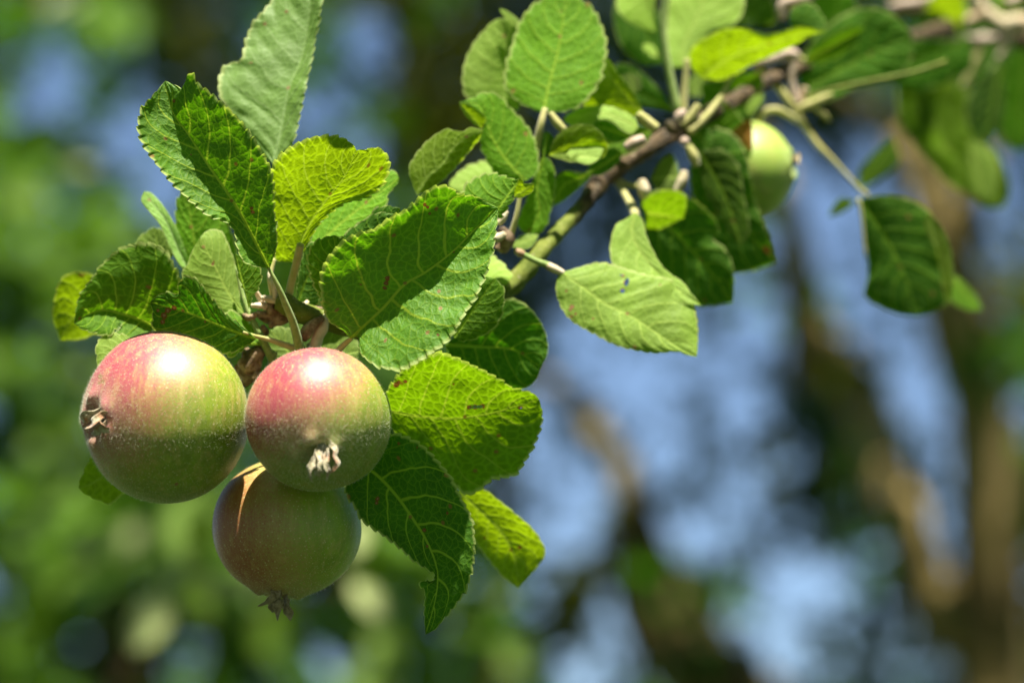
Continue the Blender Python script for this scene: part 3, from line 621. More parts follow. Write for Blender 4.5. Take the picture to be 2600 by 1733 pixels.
for pts in ([(470, 560, 24), (560, 575, 40), (660, 600, 30)], [(370, 640, 24), (450, 640, 40), (530, 640, 28)], [(400, 480, 20), (450, 560, 34), (520, 680, 30)], [(560, 300, 24), (600, 420, 40), (620, 560, 40)],
            [(820, 650, 20), (880, 660, 36), (950, 610, 28)], [(850, 760, 24), (800, 790, 30)]):
    tube('bud_scale', 10, [(p[0], p[1], p[2], 120 + 30 * random.random()) for p in pts], M_CREAM, BR, bump=.5)
for pts in ([(450, 720, 50), (600, 760, 80), (760, 760, 60)], [(560, 660, 50), (640, 700, 75), (760, 700, 50)], [(480, 860, 22), (500, 900, 40), (540, 940, 26)], [(560, 850, 30), (620, 800, 44), (640, 740, 30)],
            [(900, 720, 40), (1000, 700, 60), (1130, 700, 50)], [(400, 1080, 40), (420, 1160, 90), (340, 1280, 80), (320, 1360, 40)], [(300, 1100, 40), (350, 1180, 70), (470, 1200, 40)], [(250, 1250, 50), (300, 1350, 80), (420, 1400, 60)],
            [(430, 1000, 20), (430, 1050, 34), (450, 1130, 24)], [(280, 740, 20), (350, 760, 44), (420, 720, 28)], [(640, 620, 30), (740, 640, 50), (800, 760, 40)]):
    tube('bud_scale', 10, [(p[0], p[1], p[2], 130 + 50 * random.random()) for p in pts], M_SCALE, BR, bump=.9, seg=16)

# --- middle cluster
leaf(11, (800, 1000), (1000, -70), [(760, 985), (600, 900), (490, 800), (465, 700), (505, 500), (550, 350), (600, 200), (690, 80), (800, 5), (900, -50)],
     [(900, 990), (1050, 960), (1150, 900), (1250, 780), (1310, 650), (1345, 480), (1340, 330), (1290, 200), (1220, 80), (1120, 0), (1060, -45)], mid=[(850, 750), (930, 450), (980, 150)],
     z=470, km=(0, .35), ka=(-.25, .35), kb=(.1, .45), mat='mid', tone=.35, bulge=.04, teeth=1.4, spots=[(630, 510, 14), (950, 100, 10), (870, 60, 10)], label='large round leaf at the top centre')
leaf(11, (580, 980), (430, 165), [(350, 910), (130, 860), (92, 700), (110, 550), (200, 370), (300, 250), (370, 185)], [(620, 700), (560, 500), (560, 260), (500, 180)], mid=[(450, 700), (470, 400)],
     z=600, ka=(0, .5), kb=(-.5, -.1), mat='pale', tone=0)
leaf(11, (560, 240), (410, 75), [(480, 180), (430, 120)], [(580, 180), (480, 100)], z=580, ka=(0, .5), kb=(0, .5), mat='pale', teeth=0, tone=.1)
leaf(11, (650, 1600), (55, 905), [(420, 1560), (300, 1400), (250, 1250), (285, 1060), (200, 980), (110, 950)], [(750, 1500), (720, 1250), (620, 1080), (500, 960), (420, 860), (300, 825), (180, 870)], mid=[(500, 1450), (380, 1280), (300, 1100), (220, 930)],
     z=400, km=(0, 0), ka=(-.2, .15), kb=(.3, .15), mat='mid', tone=.3, label='leaf with curled tip left of the round leaf')
leaf(11, (250, 1140), (55, 905), [(170, 1080), (100, 1000)], [(290, 1040), (200, 960), (120, 920)], z=380, ka=(0, .2), kb=(-.2, -.6), face='under', mat='lime', teeth=.3)
leaf(5, (130, 1112), (508, 742), [(95, 1000), (92, 940), (150, 850), (220, 780), (300, 737), (380, 752), (440, 728)], [(230, 1060), (330, 970), (420, 870), (480, 795)], mid=[(190, 1010), (280, 930), (330, 850), (420, 780)],
     z=280, ka=(-.1, .25), kb=(-.1, -.7), mat='lime', tone=-.2, teeth=.7, label='bright folded leaf left of the middle cluster')
leaf(5, (650, 1020), (310, 1062), [(560, 928), (450, 938), (370, 985)], [(550, 1080), (400, 1100)], z=520, ka=(0, .6), kb=(0, .4), mat='pale', tone=.2)
leaf(12, (370, 660), (592, 362), [(250, 610), (95, 500), (150, 400), (280, 335), (420, 345), (530, 375)], [(415, 695), (480, 605), (530, 510), (565, 430)], mid=[(440, 570), (530, 450)], z=150, km=(0, .1), ka=(0, .62), kb=(-.4, .0), mat='mid', tone=.1, teeth=1.3, hi=True, label='small toothed leaf above the tip of the large toothed leaf')
leaf(12, (540, 528), (722, 402), [(560, 430), (592, 365), (640, 405)], [(600, 522), (690, 480)], z=150, ka=(0, -.6), kb=(0, -.6), face='under', mat='lime', teeth=.6)
leaf(12, (800, 150), (660, 848), [(740, 300), (680, 500), (600, 680), (582, 780)], [(885, 250), (897, 450), (865, 620), (820, 780), (740, 842)], mid=[(745, 450), (765, 650)], z=440, ka=(0, .35), kb=(0, .3), mat='mid', tone=.3)
leaf(11, (850, 1375), (1210, 1463), [(890, 1250), (980, 1150), (1100, 1105), (1230, 1115), (1320, 1190), (1368, 1290), (1330, 1380)], [(950, 1405), (1050, 1430), (1130, 1440)], mid=[(1000, 1340), (1150, 1310), (1250, 1370)], z=430, km=(0, -.2), ka=(0, -.25), kb=(0, .8), mat='lime', teeth=.4, tone=-.25)
leaf(11, (1000, 1370), (1300, 1400), [(1080, 1290), (1220, 1230), (1330, 1290)], [(1080, 1420), (1200, 1452)], z=410, ka=(0, .6), kb=(0, .8), mat='pale', teeth=.3, tone=.25)
leaf(11, (800, 1380), (850, 1165), [(765, 1290), (790, 1180)], [(880, 1340), (900, 1230)], z=460, ka=(0, .0), kb=(0, -.1), mat='dark', teeth=0)
leaf(11, (1640, 1130), (965, 1060), [(1600, 1040), (1450, 965), (1300, 935), (1150, 955), (1040, 1000)], [(1580, 1180), (1500, 1150), (1400, 1070), (1300, 1060), (1200, 1115), (1080, 1125)], mid=[(1500, 1060), (1300, 1000), (1120, 1030)], z=540, ka=(0, .6), kb=(0, .5), mat='pale', tone=.25, teeth=.4)
leaf(11, (1560, 1200), (1220, 1100), [(1450, 1060), (1330, 1040)], [(1480, 1260), (1350, 1230)], z=560, ka=(0, -.1), kb=(0, -.1), mat='dark', teeth=0, tone=.5)
leaf(11, (1695, 1020), (1340, 505), [(1640, 895), (1560, 765), (1450, 635), (1390, 540)], [(1550, 1020), (1400, 985), (1250, 960), (1150, 930), (1200, 780), (1260, 620)], mid=[(1530, 860), (1400, 680)], z=580, ka=(0, -.7), kb=(0, -.75), face='under', mat='lime', teeth=.3, label='vivid lime leaf glowing right of the round leaf')
leaf(11, (1600, 830), (1570, 640), [(1510, 780), (1500, 690)], [(1660, 780), (1650, 680)], z=950, ka=(0, .1), kb=(0, .1), mat='pale', teeth=0, tone=-.5)
leaf(12, (1250, 280), (880, 610), [(1130, 310), (1020, 290), (930, 330), (890, 420)], [(1200, 370), (1100, 460), (980, 560)], mid=[(1120, 360), (980, 420)], z=520, ka=(0, -.5), kb=(0, -.1), mat='mid', teeth=0)
leaf(12, (760, 860), (520, 960), [(700, 850), (600, 860)], [(700, 960), (600, 990)], z=420, ka=(0, .5), kb=(0, .5), mat='pale', teeth=0, tone=-.1)
tube('petiole', 11, [(815, 960, 24, 450), (780, 1100, 32, 440), (740, 1290, 36, 450), (720, 1500, 32, 460)], M_PETY, BR)
tube('petiole', 11, [(860, 1000, 26), (920, 1090, 40), (980, 1150, 34)], M_PETY, BR, z=450)
tube('petiole', 11, [(1640, 1010, 40), (1700, 1060, 46), (1800, 1140, 46)], M_PETY, BR, z=580)
tube('petiole', 12, [(600, 480, 20, 300), (560, 700, 24, 300), (500, 900, 30, 310)], M_PETY, BR)
tube('bud', 12, [(480, 650, 16), (440, 720, 32), (400, 760, 28)], M_CREAM, BR, z=260, bump=.4)
tube('bud', 12, [(340, 880, 26), (400, 880, 40), (460, 850, 30)], M_CREAM, BR, z=260, bump=.5)
tube('stub', 12, [(420, 800, 40), (470, 900, 70), (430, 1000, 60)], M_SCALE, BR, z=300, bump=.6)

# --- leaf on its own twig, and its neighbours
tube('twig', 12, [(560, 1000, 30, 330), (600, 1020, 26, 325), (720, 1080, 26, 320), (850, 1130, 30, 320)], M_PET, BR)
tube('twig', 12, [(840, 1130, 34, 315), (900, 1160, 36, 315), (975, 1195, 26, 320)], M_CREAM, BR)
tube('bud', 12, [(548, 985, 18, 320), (590, 1015, 36, 320), (630, 1030, 26, 320)], M_CREAM, BR)
leaf(8, (210, 835), (1197, 1442), [(330, 800), (480, 765), (600, 780), (750, 830), (880, 860), (1000, 880), (1090, 940), (1160, 1050), (1190, 1150), (1200, 1300)],
     [(180, 900), (185, 1000), (240, 1120), (320, 1200), (450, 1270), (600, 1350), (750, 1390), (900, 1412), (1050, 1402), (1130, 1430)], mid=[(350, 920), (520, 1050), (720, 1150), (900, 1270), (1080, 1390)],
     z=310, km=(.1, .1), ka=(.1, .62), kb=(-.1, .55), mat='pale', hi=True, tone=.0, teeth=.5, bulge=.07, spots=[(680, 905, 22), (655, 960, 18), (290, 1080, 20), (280, 1100, 16), (250, 965, 11), (445, 1165, 10), (320, 1130, 12), (660, 855, 14), (930, 920, 9)],
     holes=[(685, 900, 16, 30, 20), (655, 965, 16, 12, 0), (645, 850, 12, 6, 10)], label='pale drooping leaf on its own twig right of centre, with small holes')
leaf(8, (745, 395), (1232, 1068), [(690, 440), (610, 490), (575, 600), (570, 700), (600, 780), (760, 880), (950, 1000), (1100, 1060)], [(800, 450), (820, 540), (860, 640), (930, 770), (1000, 840), (1090, 900), (1150, 980)], mid=[(730, 560), (850, 760), (1050, 950)],
     z=440, km=(0, .3), ka=(.1, .6), kb=(.1, .55), mat='pale', tone=.15, teeth=.3, label='pale leaf tucked behind the drooping leaf')
leaf(15, (250, 880), (975, 1625), [(240, 800), (320, 742), (450, 728), (590, 770), (720, 850), (820, 950), (860, 1050), (800, 1110), (900, 1190), (960, 1300), (978, 1450)], [(275, 1040), (330, 1230), (450, 1390), (560, 1500), (650, 1640), (800, 1645)], mid=[(430, 1000), (620, 1180), (830, 1420)],
     z=520, km=(.05, -.05), ka=(.1, -.24), kb=(.0, -.14), mat='dark', tone=0, teeth=.7, label='dark hanging leaf, its sunlit corner added as a yellow leaf patch')
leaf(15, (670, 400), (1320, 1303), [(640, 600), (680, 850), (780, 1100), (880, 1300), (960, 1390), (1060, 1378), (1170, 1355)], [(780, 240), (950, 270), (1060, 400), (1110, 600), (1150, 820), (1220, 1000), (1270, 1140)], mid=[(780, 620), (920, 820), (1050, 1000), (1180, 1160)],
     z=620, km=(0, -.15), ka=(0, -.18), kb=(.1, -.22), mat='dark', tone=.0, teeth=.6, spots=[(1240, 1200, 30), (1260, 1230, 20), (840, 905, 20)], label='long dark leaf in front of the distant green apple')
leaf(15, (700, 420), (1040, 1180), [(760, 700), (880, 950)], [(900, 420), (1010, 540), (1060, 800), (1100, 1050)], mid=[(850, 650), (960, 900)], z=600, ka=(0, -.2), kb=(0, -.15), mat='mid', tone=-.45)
leaf(15, (250, 905), (585, 955), [(270, 805), (420, 730), (595, 768)], [(300, 1055), (450, 1012), (565, 955)], z=500, ka=(0, -.8), kb=(0, -.8), face='under', mat='backlit', teeth=.2, tone=.1)  # yellow patch added in place of sunlight on the dark leaf's corner
tube('petiole', 15, [(20, 620, 26, 540), (100, 740, 26, 510), (180, 880, 34, 460), (200, 940, 36, 440)], M_PETY, BR)
tube('twig', 15, [(60, 650, 20, 540), (150, 690, 20, 540), (230, 700, 24, 540)], M_PETY, BR)
tube('bud', 15, [(250, 650, 30), (265, 730, 50), (270, 800, 26)], M_CREAM, BR, z=500)
tube('bud', 15, [(590, 580, 26), (570, 660, 42), (520, 750, 26)], M_CREAM, BR, z=520)
leaf(15, (560, 620), (320, 640), [(500, 450), (400, 500)], [(520, 740), (380, 740)], z=580, ka=(0, .2), kb=(0, .1), mat='pale', tone=-.4, teeth=0)
tube('twig', 15, [(620, 380, 30), (660, 460, 44), (690, 540, 24)], M_PETY, BR, z=570)
# upper centre-right
leaf(6, (350, -120), (432, 212), [(200, -60), (170, 40), (230, 130), (330, 185)], [(430, -50), (412, 80)], z=720, ka=(0, .7), kb=(0, .7), mat='pale', tone=.6, teeth=.2)
leaf(6, (440, 380), (350, 290), [(380, 370), (345, 320)], [(440, 340), (400, 295)], z=750, ka=(0, .7), kb=(0, .7), mat='pale', tone=.5, teeth=0)
leaf(6, (200, -100), (480, 420), [(150, 100), (200, 300), (330, 420)], [(350, -50), (480, 150), (520, 330)], z=900, ka=(0, -.05), kb=(0, -.05), mat='dark', tone=.1, teeth=.2)
leaf(6, (610, 450), (820, -200), [(545, 445), (510, 300), (510, 100), (540, -60), (650, -180)], [(660, 425), (685, 330), (800, 220), (930, 180), (1010, 80), (1010, -60), (920, -180)], mid=[(620, 300), (720, 80)],
     z=720, km=(0, .3), ka=(0, .55), kb=(.1, .5), mat='pale', tone=.35, teeth=.2, label='wide pale leaf at the top edge')
tube('petiole', 6, [(500, -40, 22), (478, 200, 24), (520, 480, 28), (575, 740, 34)], M_PET, BR, z=600)
tube('petiole', 6, [(640, 390, 18), (625, 560, 22), (610, 740, 30)], M_PETY, BR, z=600)
tube('petiole', 6, [(715, 700, 26), (660, 780, 30), (600, 830, 30)], M_PETY, BR, z=590)
tube('petiole', 6, [(940, 500, 10, 640), (860, 650, 20, 620), (760, 780, 26, 600), (650, 880, 30, 590)], M_PETY, BR)
leaf(6, (730, 522), (1567, 205), [(670, 450), (652, 370), (700, 290), (800, 235), (880, 195), (1000, 190), (1150, 225), (1250, 215), (1400, 180)], [(850, 530), (950, 500), (1080, 420), (1200, 370), (1350, 300), (1450, 240)], mid=[(850, 430), (1000, 350), (1200, 290), (1400, 230)],
     z=640, km=(0, -.3), ka=(0, -.8), kb=(0, -.85), face='under', mat='lime', teeth=.3, tone=.05, label='vivid lime folded leaf near the top edge')
leaf(6, (1325, 185), (1562, 200), [(1322, 100), (1370, 40), (1450, 22), (1525, 95)], [(1400, 195), (1480, 205)], z=660, ka=(.4, .1), kb=(0, 0), mat='dark', teeth=.6)
leaf(6, (690, 800), (1130, 480), [(740, 650), (735, 560), (850, 530), (1000, 490)], [(850, 770), (950, 700), (1060, 640), (1140, 570)], z=780, ka=(0, -.5), kb=(0, -.4), face='under', mat='mid', teeth=0)
leaf(6, (700, 950), (1150, 600), [(800, 740), (950, 640), (1060, 560)], [(850, 1020), (980, 900), (1090, 760)], z=830, ka=(0, -.1), kb=(0, -.1), mat='dark', teeth=0)
leaf(6, (1050, 780), (1150, 620), [(1030, 720), (1080, 640)], [(1080, 740), (1140, 680)], z=760, ka=(0, .6), kb=(0, .6), mat='pale', teeth=0)
leaf(6, (1075, 990), (920, 905), [(1060, 800), (960, 850)], [(1060, 1000), (980, 920)], z=640, ka=(0, 0), kb=(0, 0), mat=M_DRY, teeth=0, name='dry_leaf', label='small dry orange-brown scrap of leaf beside the distant apple')
leaf(6, (1040, 180), (900, -80), [(920, 180), (860, 60)], [(1220, 150), (1200, -20), (1080, -100)], z=1000, ka=(0, -.4), kb=(0, -.3), face='under', mat='mid', teeth=0, tone=-.3)
leaf(6, (660, 640), (740, 480), [(640, 560), (680, 500)], [(730, 640), (770, 560)], z=900, ka=(0, .5), kb=(0, .5), mat='pale', teeth=0, tone=-.2)
# stems of the distant apple's spur
for pts, m_, nm in (([(480, 740, 40), (560, 720, 66), (760, 660, 76), (930, 610, 70), (1010, 640, 50)], M_BARKP, 'stub'), ([(560, 790, 40), (650, 850, 48), (800, 1010, 50), (960, 1210, 56)], M_PETY, 'twig'),
                    ([(960, 1260, 60), (1120, 1200, 62), (1280, 1130, 60), (1400, 1080, 44)], M_PETY, 'stub'), ([(1190, 1220, 30), (1290, 1290, 36), (1380, 1370, 26)], M_PETY, 'twig'),
                    ([(960, 640, 50), (960, 780, 54), (940, 900, 50), (1000, 1180, 60)], M_BARKP, 'twig'), ([(1100, 1000, 50), (1060, 1120, 46), (1010, 1250, 50)], M_CREAM, 'bud'),
                    ([(1000, 1250, 56), (1050, 1380, 50), (1110, 1470, 44), (1230, 1640, 46), (1480, 1900, 32), (1700, 2130, 22), (1810, 2230, 30)], M_PETY, 'twig'),
                    ([(1010, 620, 20), (1090, 680, 26), (1250, 600, 28), (1500, 500, 24), (1700, 420, 18)], M_PETY, 'petiole'),
                    ([(1000, 1240, 50), (1200, 1080, 26), (1700, 950, 26), (2300, 830, 30), (2700, 700, 30)], M_SHOOT, 'twig')):
    tube(nm, 13, [(p[0], p[1], p[2] * .85) for p in pts], m_, BR, z=900, bump=.2)
leaf(13, (1500, 900), (1060, 860), [(1480, 780), (1300, 830), (1180, 800)], [(1440, 980), (1300, 990), (1150, 940)], z=1050, ka=(0, .7), kb=(0, .7), mat='pale', teeth=0, tone=.2)
leaf(13, (1440, 900), (1500, 620), [(1370, 850), (1430, 720)], [(1510, 850), (1530, 720)], z=1060, ka=(0, .6), kb=(0, .6), mat='pale', teeth=0, tone=-.1)
leaf(13, (1590, 900), (1620, 460), [(1550, 800), (1570, 600)], [(1630, 800), (1655, 600)], z=1250, ka=(0, .4), kb=(0, .4), mat='pale', teeth=0, tone=-.3)
leaf(15, (660, 250), (1120, 470), [(760, 60), (900, 20), (1060, 180), (1120, 330)], [(700, 380), (820, 480), (980, 500)], z=690, ka=(0, -.2), kb=(0, -.15), mat='mid', tone=-.1, teeth=.2)
leaf(6, (560, 740), (130, 520), [(420, 560), (280, 440), (170, 430)], [(460, 720), (300, 690), (180, 620)], z=800, ka=(0, -.2), kb=(0, -.1), mat='dark', tone=.2, teeth=.2)
leaf(6, (600, 760), (800, 1000), [(560, 880), (640, 980)], [(700, 780), (800, 880)], z=600, ka=(0, -.1), kb=(0, .1), mat='dark', tone=.3, teeth=.2)
leaf(6, (420, 860), (40, 980), [(300, 830), (120, 860)], [(350, 960), (180, 1040)], z=500, ka=(0, -.2), kb=(0, .3), mat='mid', tone=-.1, teeth=.3)
leaf(12, (1500, 130), (1180, 330), [(1400, 90), (1250, 180)], [(1460, 220), (1320, 320)], z=560, ka=(0, -.1), kb=(0, .2), mat='dark', tone=.3, teeth=.3)
leaf(13, (1060, 720), (1760, 330), [(1200, 540), (1450, 380), (1650, 300)], [(1250, 720), (1480, 640), (1680, 480)], z=870, ka=(0, -.5), kb=(0, -.3), face='under', mat='mid', teeth=.2)
leaf(13, (1020, 1180), (1700, 900), [(1150, 1010), (1400, 900), (1600, 860)], [(1250, 1180), (1480, 1100), (1650, 1000)], z=960, ka=(0, -.15), kb=(0, .1), mat='dark', tone=.4, teeth=.2)
# --- dark leaf on the long twig
leaf(7, (335, 935), (600, 1482), [(350, 1050), (375, 1200), (375, 1300), (362, 1385), (440, 1440), (520, 1470)], [(430, 915), (540, 925), (640, 970), (715, 1060), (760, 1170), (768, 1300), (755, 1400), (690, 1455)], mid=[(450, 1100), (550, 1300)],
     z=1050, km=(0, -.15), ka=(0, -.16), kb=(.2, -.2), mat='dark', tone=-.1, teeth=.3, label='blurred dark leaf hanging from a long thin twig at the right')
leaf(7, (660, 990), (745, 1440), [(640, 1060), (700, 1180), (720, 1330)], [(715, 1050), (765, 1170), (775, 1340)], z=1035, ka=(0, -.5), kb=(0, -.5), face='under', mat='lime', teeth=0, tone=-.3)
leaf(7, (760, 1290), (915, 1450), [(760, 1400), (840, 1450)], [(800, 1300), (880, 1380)], z=1500, ka=(0, .5), kb=(0, .5), mat='mid', teeth=0)
tube('petiole', 7, [(330, 930, 9), (345, 1000, 7), (365, 1200, 5)], M_PETY, BR, z=1045)
leaf(7, (320, 940), (190, 1010), [(250, 930), (210, 970)], [(280, 980), (220, 1010)], z=1400, ka=(0, -.1), kb=(0, -.1), mat='mid', teeth=0, tone=-.2)
leaf(7, (330, 900), (500, 640), [(340, 800), (420, 700)], [(420, 850), (520, 760)], z=2200, ka=(0, -.1), kb=(0, -.1), mat='mid', teeth=0, tone=-.3)

tube('stub', 13, [(1200, -60, 60, 900), (1000, 20, 75, 900), (850, 60, 70, 900), (830, 220, 50, 900)], M_BARKP, BR, bump=.3)
# --- upper right, blurred branch
P2 = dict(parent=BR2, teeth=.0)
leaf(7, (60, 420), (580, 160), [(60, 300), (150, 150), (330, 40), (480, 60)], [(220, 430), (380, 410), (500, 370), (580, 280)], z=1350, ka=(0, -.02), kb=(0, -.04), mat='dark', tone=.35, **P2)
leaf(7, (150, 260), (270, -60), [(90, 120), (130, -20)], [(260, 200), (320, 40)], z=1500, ka=(0, -.6), kb=(0, -.6), face='under', mat='mid', tone=.3, **P2)
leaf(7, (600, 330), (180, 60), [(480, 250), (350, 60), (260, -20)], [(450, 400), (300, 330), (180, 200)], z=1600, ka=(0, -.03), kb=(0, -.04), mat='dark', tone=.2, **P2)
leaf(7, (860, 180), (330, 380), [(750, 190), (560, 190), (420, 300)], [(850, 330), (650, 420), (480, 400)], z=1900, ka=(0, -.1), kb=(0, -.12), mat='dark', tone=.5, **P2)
leaf(7, (860, 110), (635, 60), [(800, -60), (700, -40)], [(780, 150), (680, 140)], z=2350, ka=(0, -.7), kb=(0, -.8), face='under', mat='lime', **P2)
leaf(7, (780, 370), (950, 975), [(650, 385), (570, 350), (512, 430), (530, 560), (600, 680), (740, 850), (870, 925)], [(850, 440), (860, 560), (930, 660), (1000, 740), (1037, 880), (1010, 960)], mid=[(700, 480), (720, 650), (850, 800)], z=2300, km=(0, 0), ka=(.2, -.75), kb=(0, -.3), face='under', mat='lime', tone=-.2, label='large blurred leaf with a lime left lobe', **P2)
leaf(7, (560, 360), (560, 640), [(515, 440), (520, 560)], [(660, 430), (680, 560), (620, 660)], z=2260, ka=(0, -.5), kb=(.2, -.3), face='under', mat='lime', tone=-.25, **P2)
leaf(7, (850, 660), (920, 970), [(850, 760), (870, 900)], [(950, 700), (990, 800), (960, 930)], z=2270, ka=(0, .55), kb=(0, .5), mat='pale', tone=.1, **P2)
leaf(7, (830, 355), (535, 285), [(740, 310), (660, 275), (590, 258)], [(740, 366), (650, 365), (580, 335)], z=2200, ka=(0, .6), kb=(0, .6), mat='pale', tone=.4, **P2)
leaf(7, (1000, 300), (930, 675), [(900, 360), (838, 470), (840, 570), (880, 650)], [(1015, 450), (1000, 580), (965, 650)], z=2200, ka=(0, 0), kb=(0, 0), mat='dark', tone=-.5, **P2)
leaf(7, (1130, 150), (1080, 720), [(1010, 300), (980, 500), (1000, 650)], [(1180, 300), (1200, 600)], z=2900, ka=(0, -.5), kb=(0, -.4), face='under', mat='mid', tone=.0, **P2)
leaf(7, (1100, 20), (760, 420), [(900, 40), (780, 200)], [(1080, 250), (950, 400)], z=3000, ka=(0, -.1), kb=(0, -.15), mat='dark', tone=.3, **P2)
leaf(14, (1045, 60), (800, -60), [(900, -60)], [(950, 60), (860, 40)], z=2400, ka=(0, .5), kb=(0, .3), mat='mid', tone=.4, **P2)
leaf(14, (1000, 130), (840, 30), [(960, 60), (900, 20)], [(950, 150), (880, 100)], z=2350, ka=(0, -.4), kb=(0, -.4), face='under', mat='mid', tone=.2, **P2)
leaf(14, (700, -60), (420, 20), [(600, -120), (480, -60)], [(620, 20), (500, 60)], z=2500, ka=(0, -.6), kb=(0, -.6), face='under', mat='lime', tone=-.1, **P2)
for pts, m_, nm in (([(140, 250, 34), (190, 245, 42), (250, 250, 34)], M_CREAM, 'bud'), ([(250, 255, 34), (330, 258, 44), (500, 258, 44), (610, 255, 36)], M_BARKP, 'stub'), ([(660, 255, 36), (780, 260, 42), (940, 250, 44)], M_BARKP, 'stub'),
                    ([(630, 150, 30), (700, 130, 46), (760, 60, 42), (730, -20, 40)], M_CREAM, 'stub'), ([(760, 60, 36), (850, 130, 50), (930, 200, 44), (930, 290, 34), (870, 390, 30)], M_CREAM, 'stub'),
                    ([(150, 40, 26), (260, 30, 42), (400, 0, 36), (520, -30, 34)], M_BARKP, 'stub'), ([(740, 300, 36), (730, 380, 36), (690, 470, 32), (640, 580, 24)], M_PETY, 'petiole'), ([(540, 490, 16), (620, 492, 18), (690, 470, 20)], M_PETY, 'petiole'),
                    ([(930, 200, 60), (1000, 250, 60), (1120, 280, 60)], M_BARK, 'branch'), ([(930, 330, 24), (850, 430, 24), (800, 560, 20)], M_PET, 'petiole'), ([(900, 180, 50), (1000, 150, 60), (1080, 180, 60)], M_CREAM, 'bud'), ([(920, 0, 30), (960, 10, 40), (1020, -20, 30)], M_BARKP, 'bud'),
                    ([(180, 80, 40), (400, 60, 40), (600, -20, 40), (900, -140, 40)], M_BARK, 'branch')):
    tube(nm, 14, [(p[0], p[1], p[2]) for p in pts], m_, BR2, z=2350 if m_ is not M_BARK else 2500, bump=.3)

# ------------------------------------------------------------------ apples
def apple_material(name, blush_dir, amt, seed, green=(.17, .25, .004), red=(.39, .042, .085), warmc=(.38, .26, .065)):
    m, nt, N = new_mat(name)
    tc = N.n('TexCoord').outputs['Object']
    mp = N.n('Mapping'); mp.inputs['Location'].default_value = (seed, seed * .7, 0); N.put(mp.inputs[0], tc); tcs = mp.outputs[0]
    nr = N.n('VectorMath', operation='NORMALIZE'); N.put(nr.inputs[0], tc)
    dt = N.n('VectorMath', operation='DOT_PRODUCT'); N.put(dt.inputs[0], nr.outputs[0]); dt.inputs[1].default_value = Vector(blush_dir).normalized()
    b = N.m('ADD', dt.outputs['Value'], N.m('MULTIPLY', N.m('SUBTRACT', N.noise(tcs, 90, 3).outputs[0], .5), .5))
    b = N.m('ADD', b, N.m('MULTIPLY', N.m('SUBTRACT', N.noise(tcs, 1700, 3, .75).outputs[0], .5), 1.5))
    bl = N.m('MULTIPLY', N.step(b, -.12 + (1 - amt) * .6, .85 + (1 - amt) * .4), .95)
    g = N.mix(N.step(N.noise(tcs, 260, 4, .7).outputs[0], .35, .7), green, tuple(c * 1.35 for c in green))
    warm = N.mix(N.step(b, -.3, .45), g, warmc)
    c = N.mix(bl, warm, red)
    stv = N.n('Mapping'); stv.inputs['Scale'].default_value = (1, 1, .18); N.put(stv.inputs[0], tcs)
    c = N.mix(N.m('MULTIPLY', N.step(N.noise(stv.outputs[0], 500, 3, .7).outputs[0], .45, .72), .42), c, (.52, .38, .13))
    vo = N.n('TexVoronoi'); N.put(vo.inputs['Vector'], tcs); vo.inputs['Scale'].default_value = 900
    c = N.mix(N.step(vo.outputs['Distance'], .08, .22, .75, 0), c, (.62, .55, .30))
    at = N.n('Attribute', attribute_name='spot').outputs['Fac']
    c = N.mix(N.step(N.m('ADD', at, N.m('MULTIPLY', N.m('SUBTRACT', N.noise(tcs, 1500, 2).outputs[0], .5), .6)), .4, .6), c, (.26, .12, .035))
    dn = N.n('Attribute', attribute_name='down').outputs['Fac']
    c = N.mix(N.m('MULTIPLY', dn, .4), c, (.30, .32, .24))
    p = N.n('BsdfPrincipled'); N.put(p.inputs['Base Color'], c); p.inputs['Roughness'].default_value = .33
    N.put(p.inputs['Roughness'], N.m('MULTIPLY_ADD', N.noise(tcs, 700, 2).outputs[0], .16, N.m('MULTIPLY_ADD', dn, .4, .43)))
    p.inputs['Specular IOR Level'].default_value = .95
    p.inputs['Sheen Weight'].default_value = .10; p.inputs['Sheen Roughness'].default_value = .35; p.inputs['Sheen Tint'].default_value = (.7, .85, .4, 1)
    p.inputs['Subsurface Weight'].default_value = .25; p.inputs['Subsurface Scale'].default_value = .004; p.inputs['Subsurface Radius'].default_value = (1, .8, .2)
    bu = N.n('Bump'); bu.inputs['Strength'].default_value = .5; bu.inputs['Distance'].default_value = .00012
    N.put(bu.inputs['Height'], N.noise(tcs, 1300, 4, .7).outputs[0]); N.put(p.inputs['Normal'], bu.outputs[0])
    o = N.n('OutputMaterial'); nt.links.new(p.outputs[0], o.inputs[0]); return m
def hair_mat():
    m, nt, N = new_mat('white_down')
    p = N.n('BsdfPrincipled'); p.inputs['Base Color'].default_value = (.78, .76, .62, 1); p.inputs['Roughness'].default_value = .5
    t = N.n('BsdfTranslucent'); t.inputs[0].default_value = (.8, .78, .6, 1); mx = N.n('MixShader'); mx.inputs[0].default_value = .5
    nt.links.new(p.outputs[0], mx.inputs[1]); nt.links.new(t.outputs[0], mx.inputs[2])
    o = N.n('OutputMaterial'); nt.links.new(mx.outputs[0], o.inputs[0]); return m
M_HAIR = hair_mat()

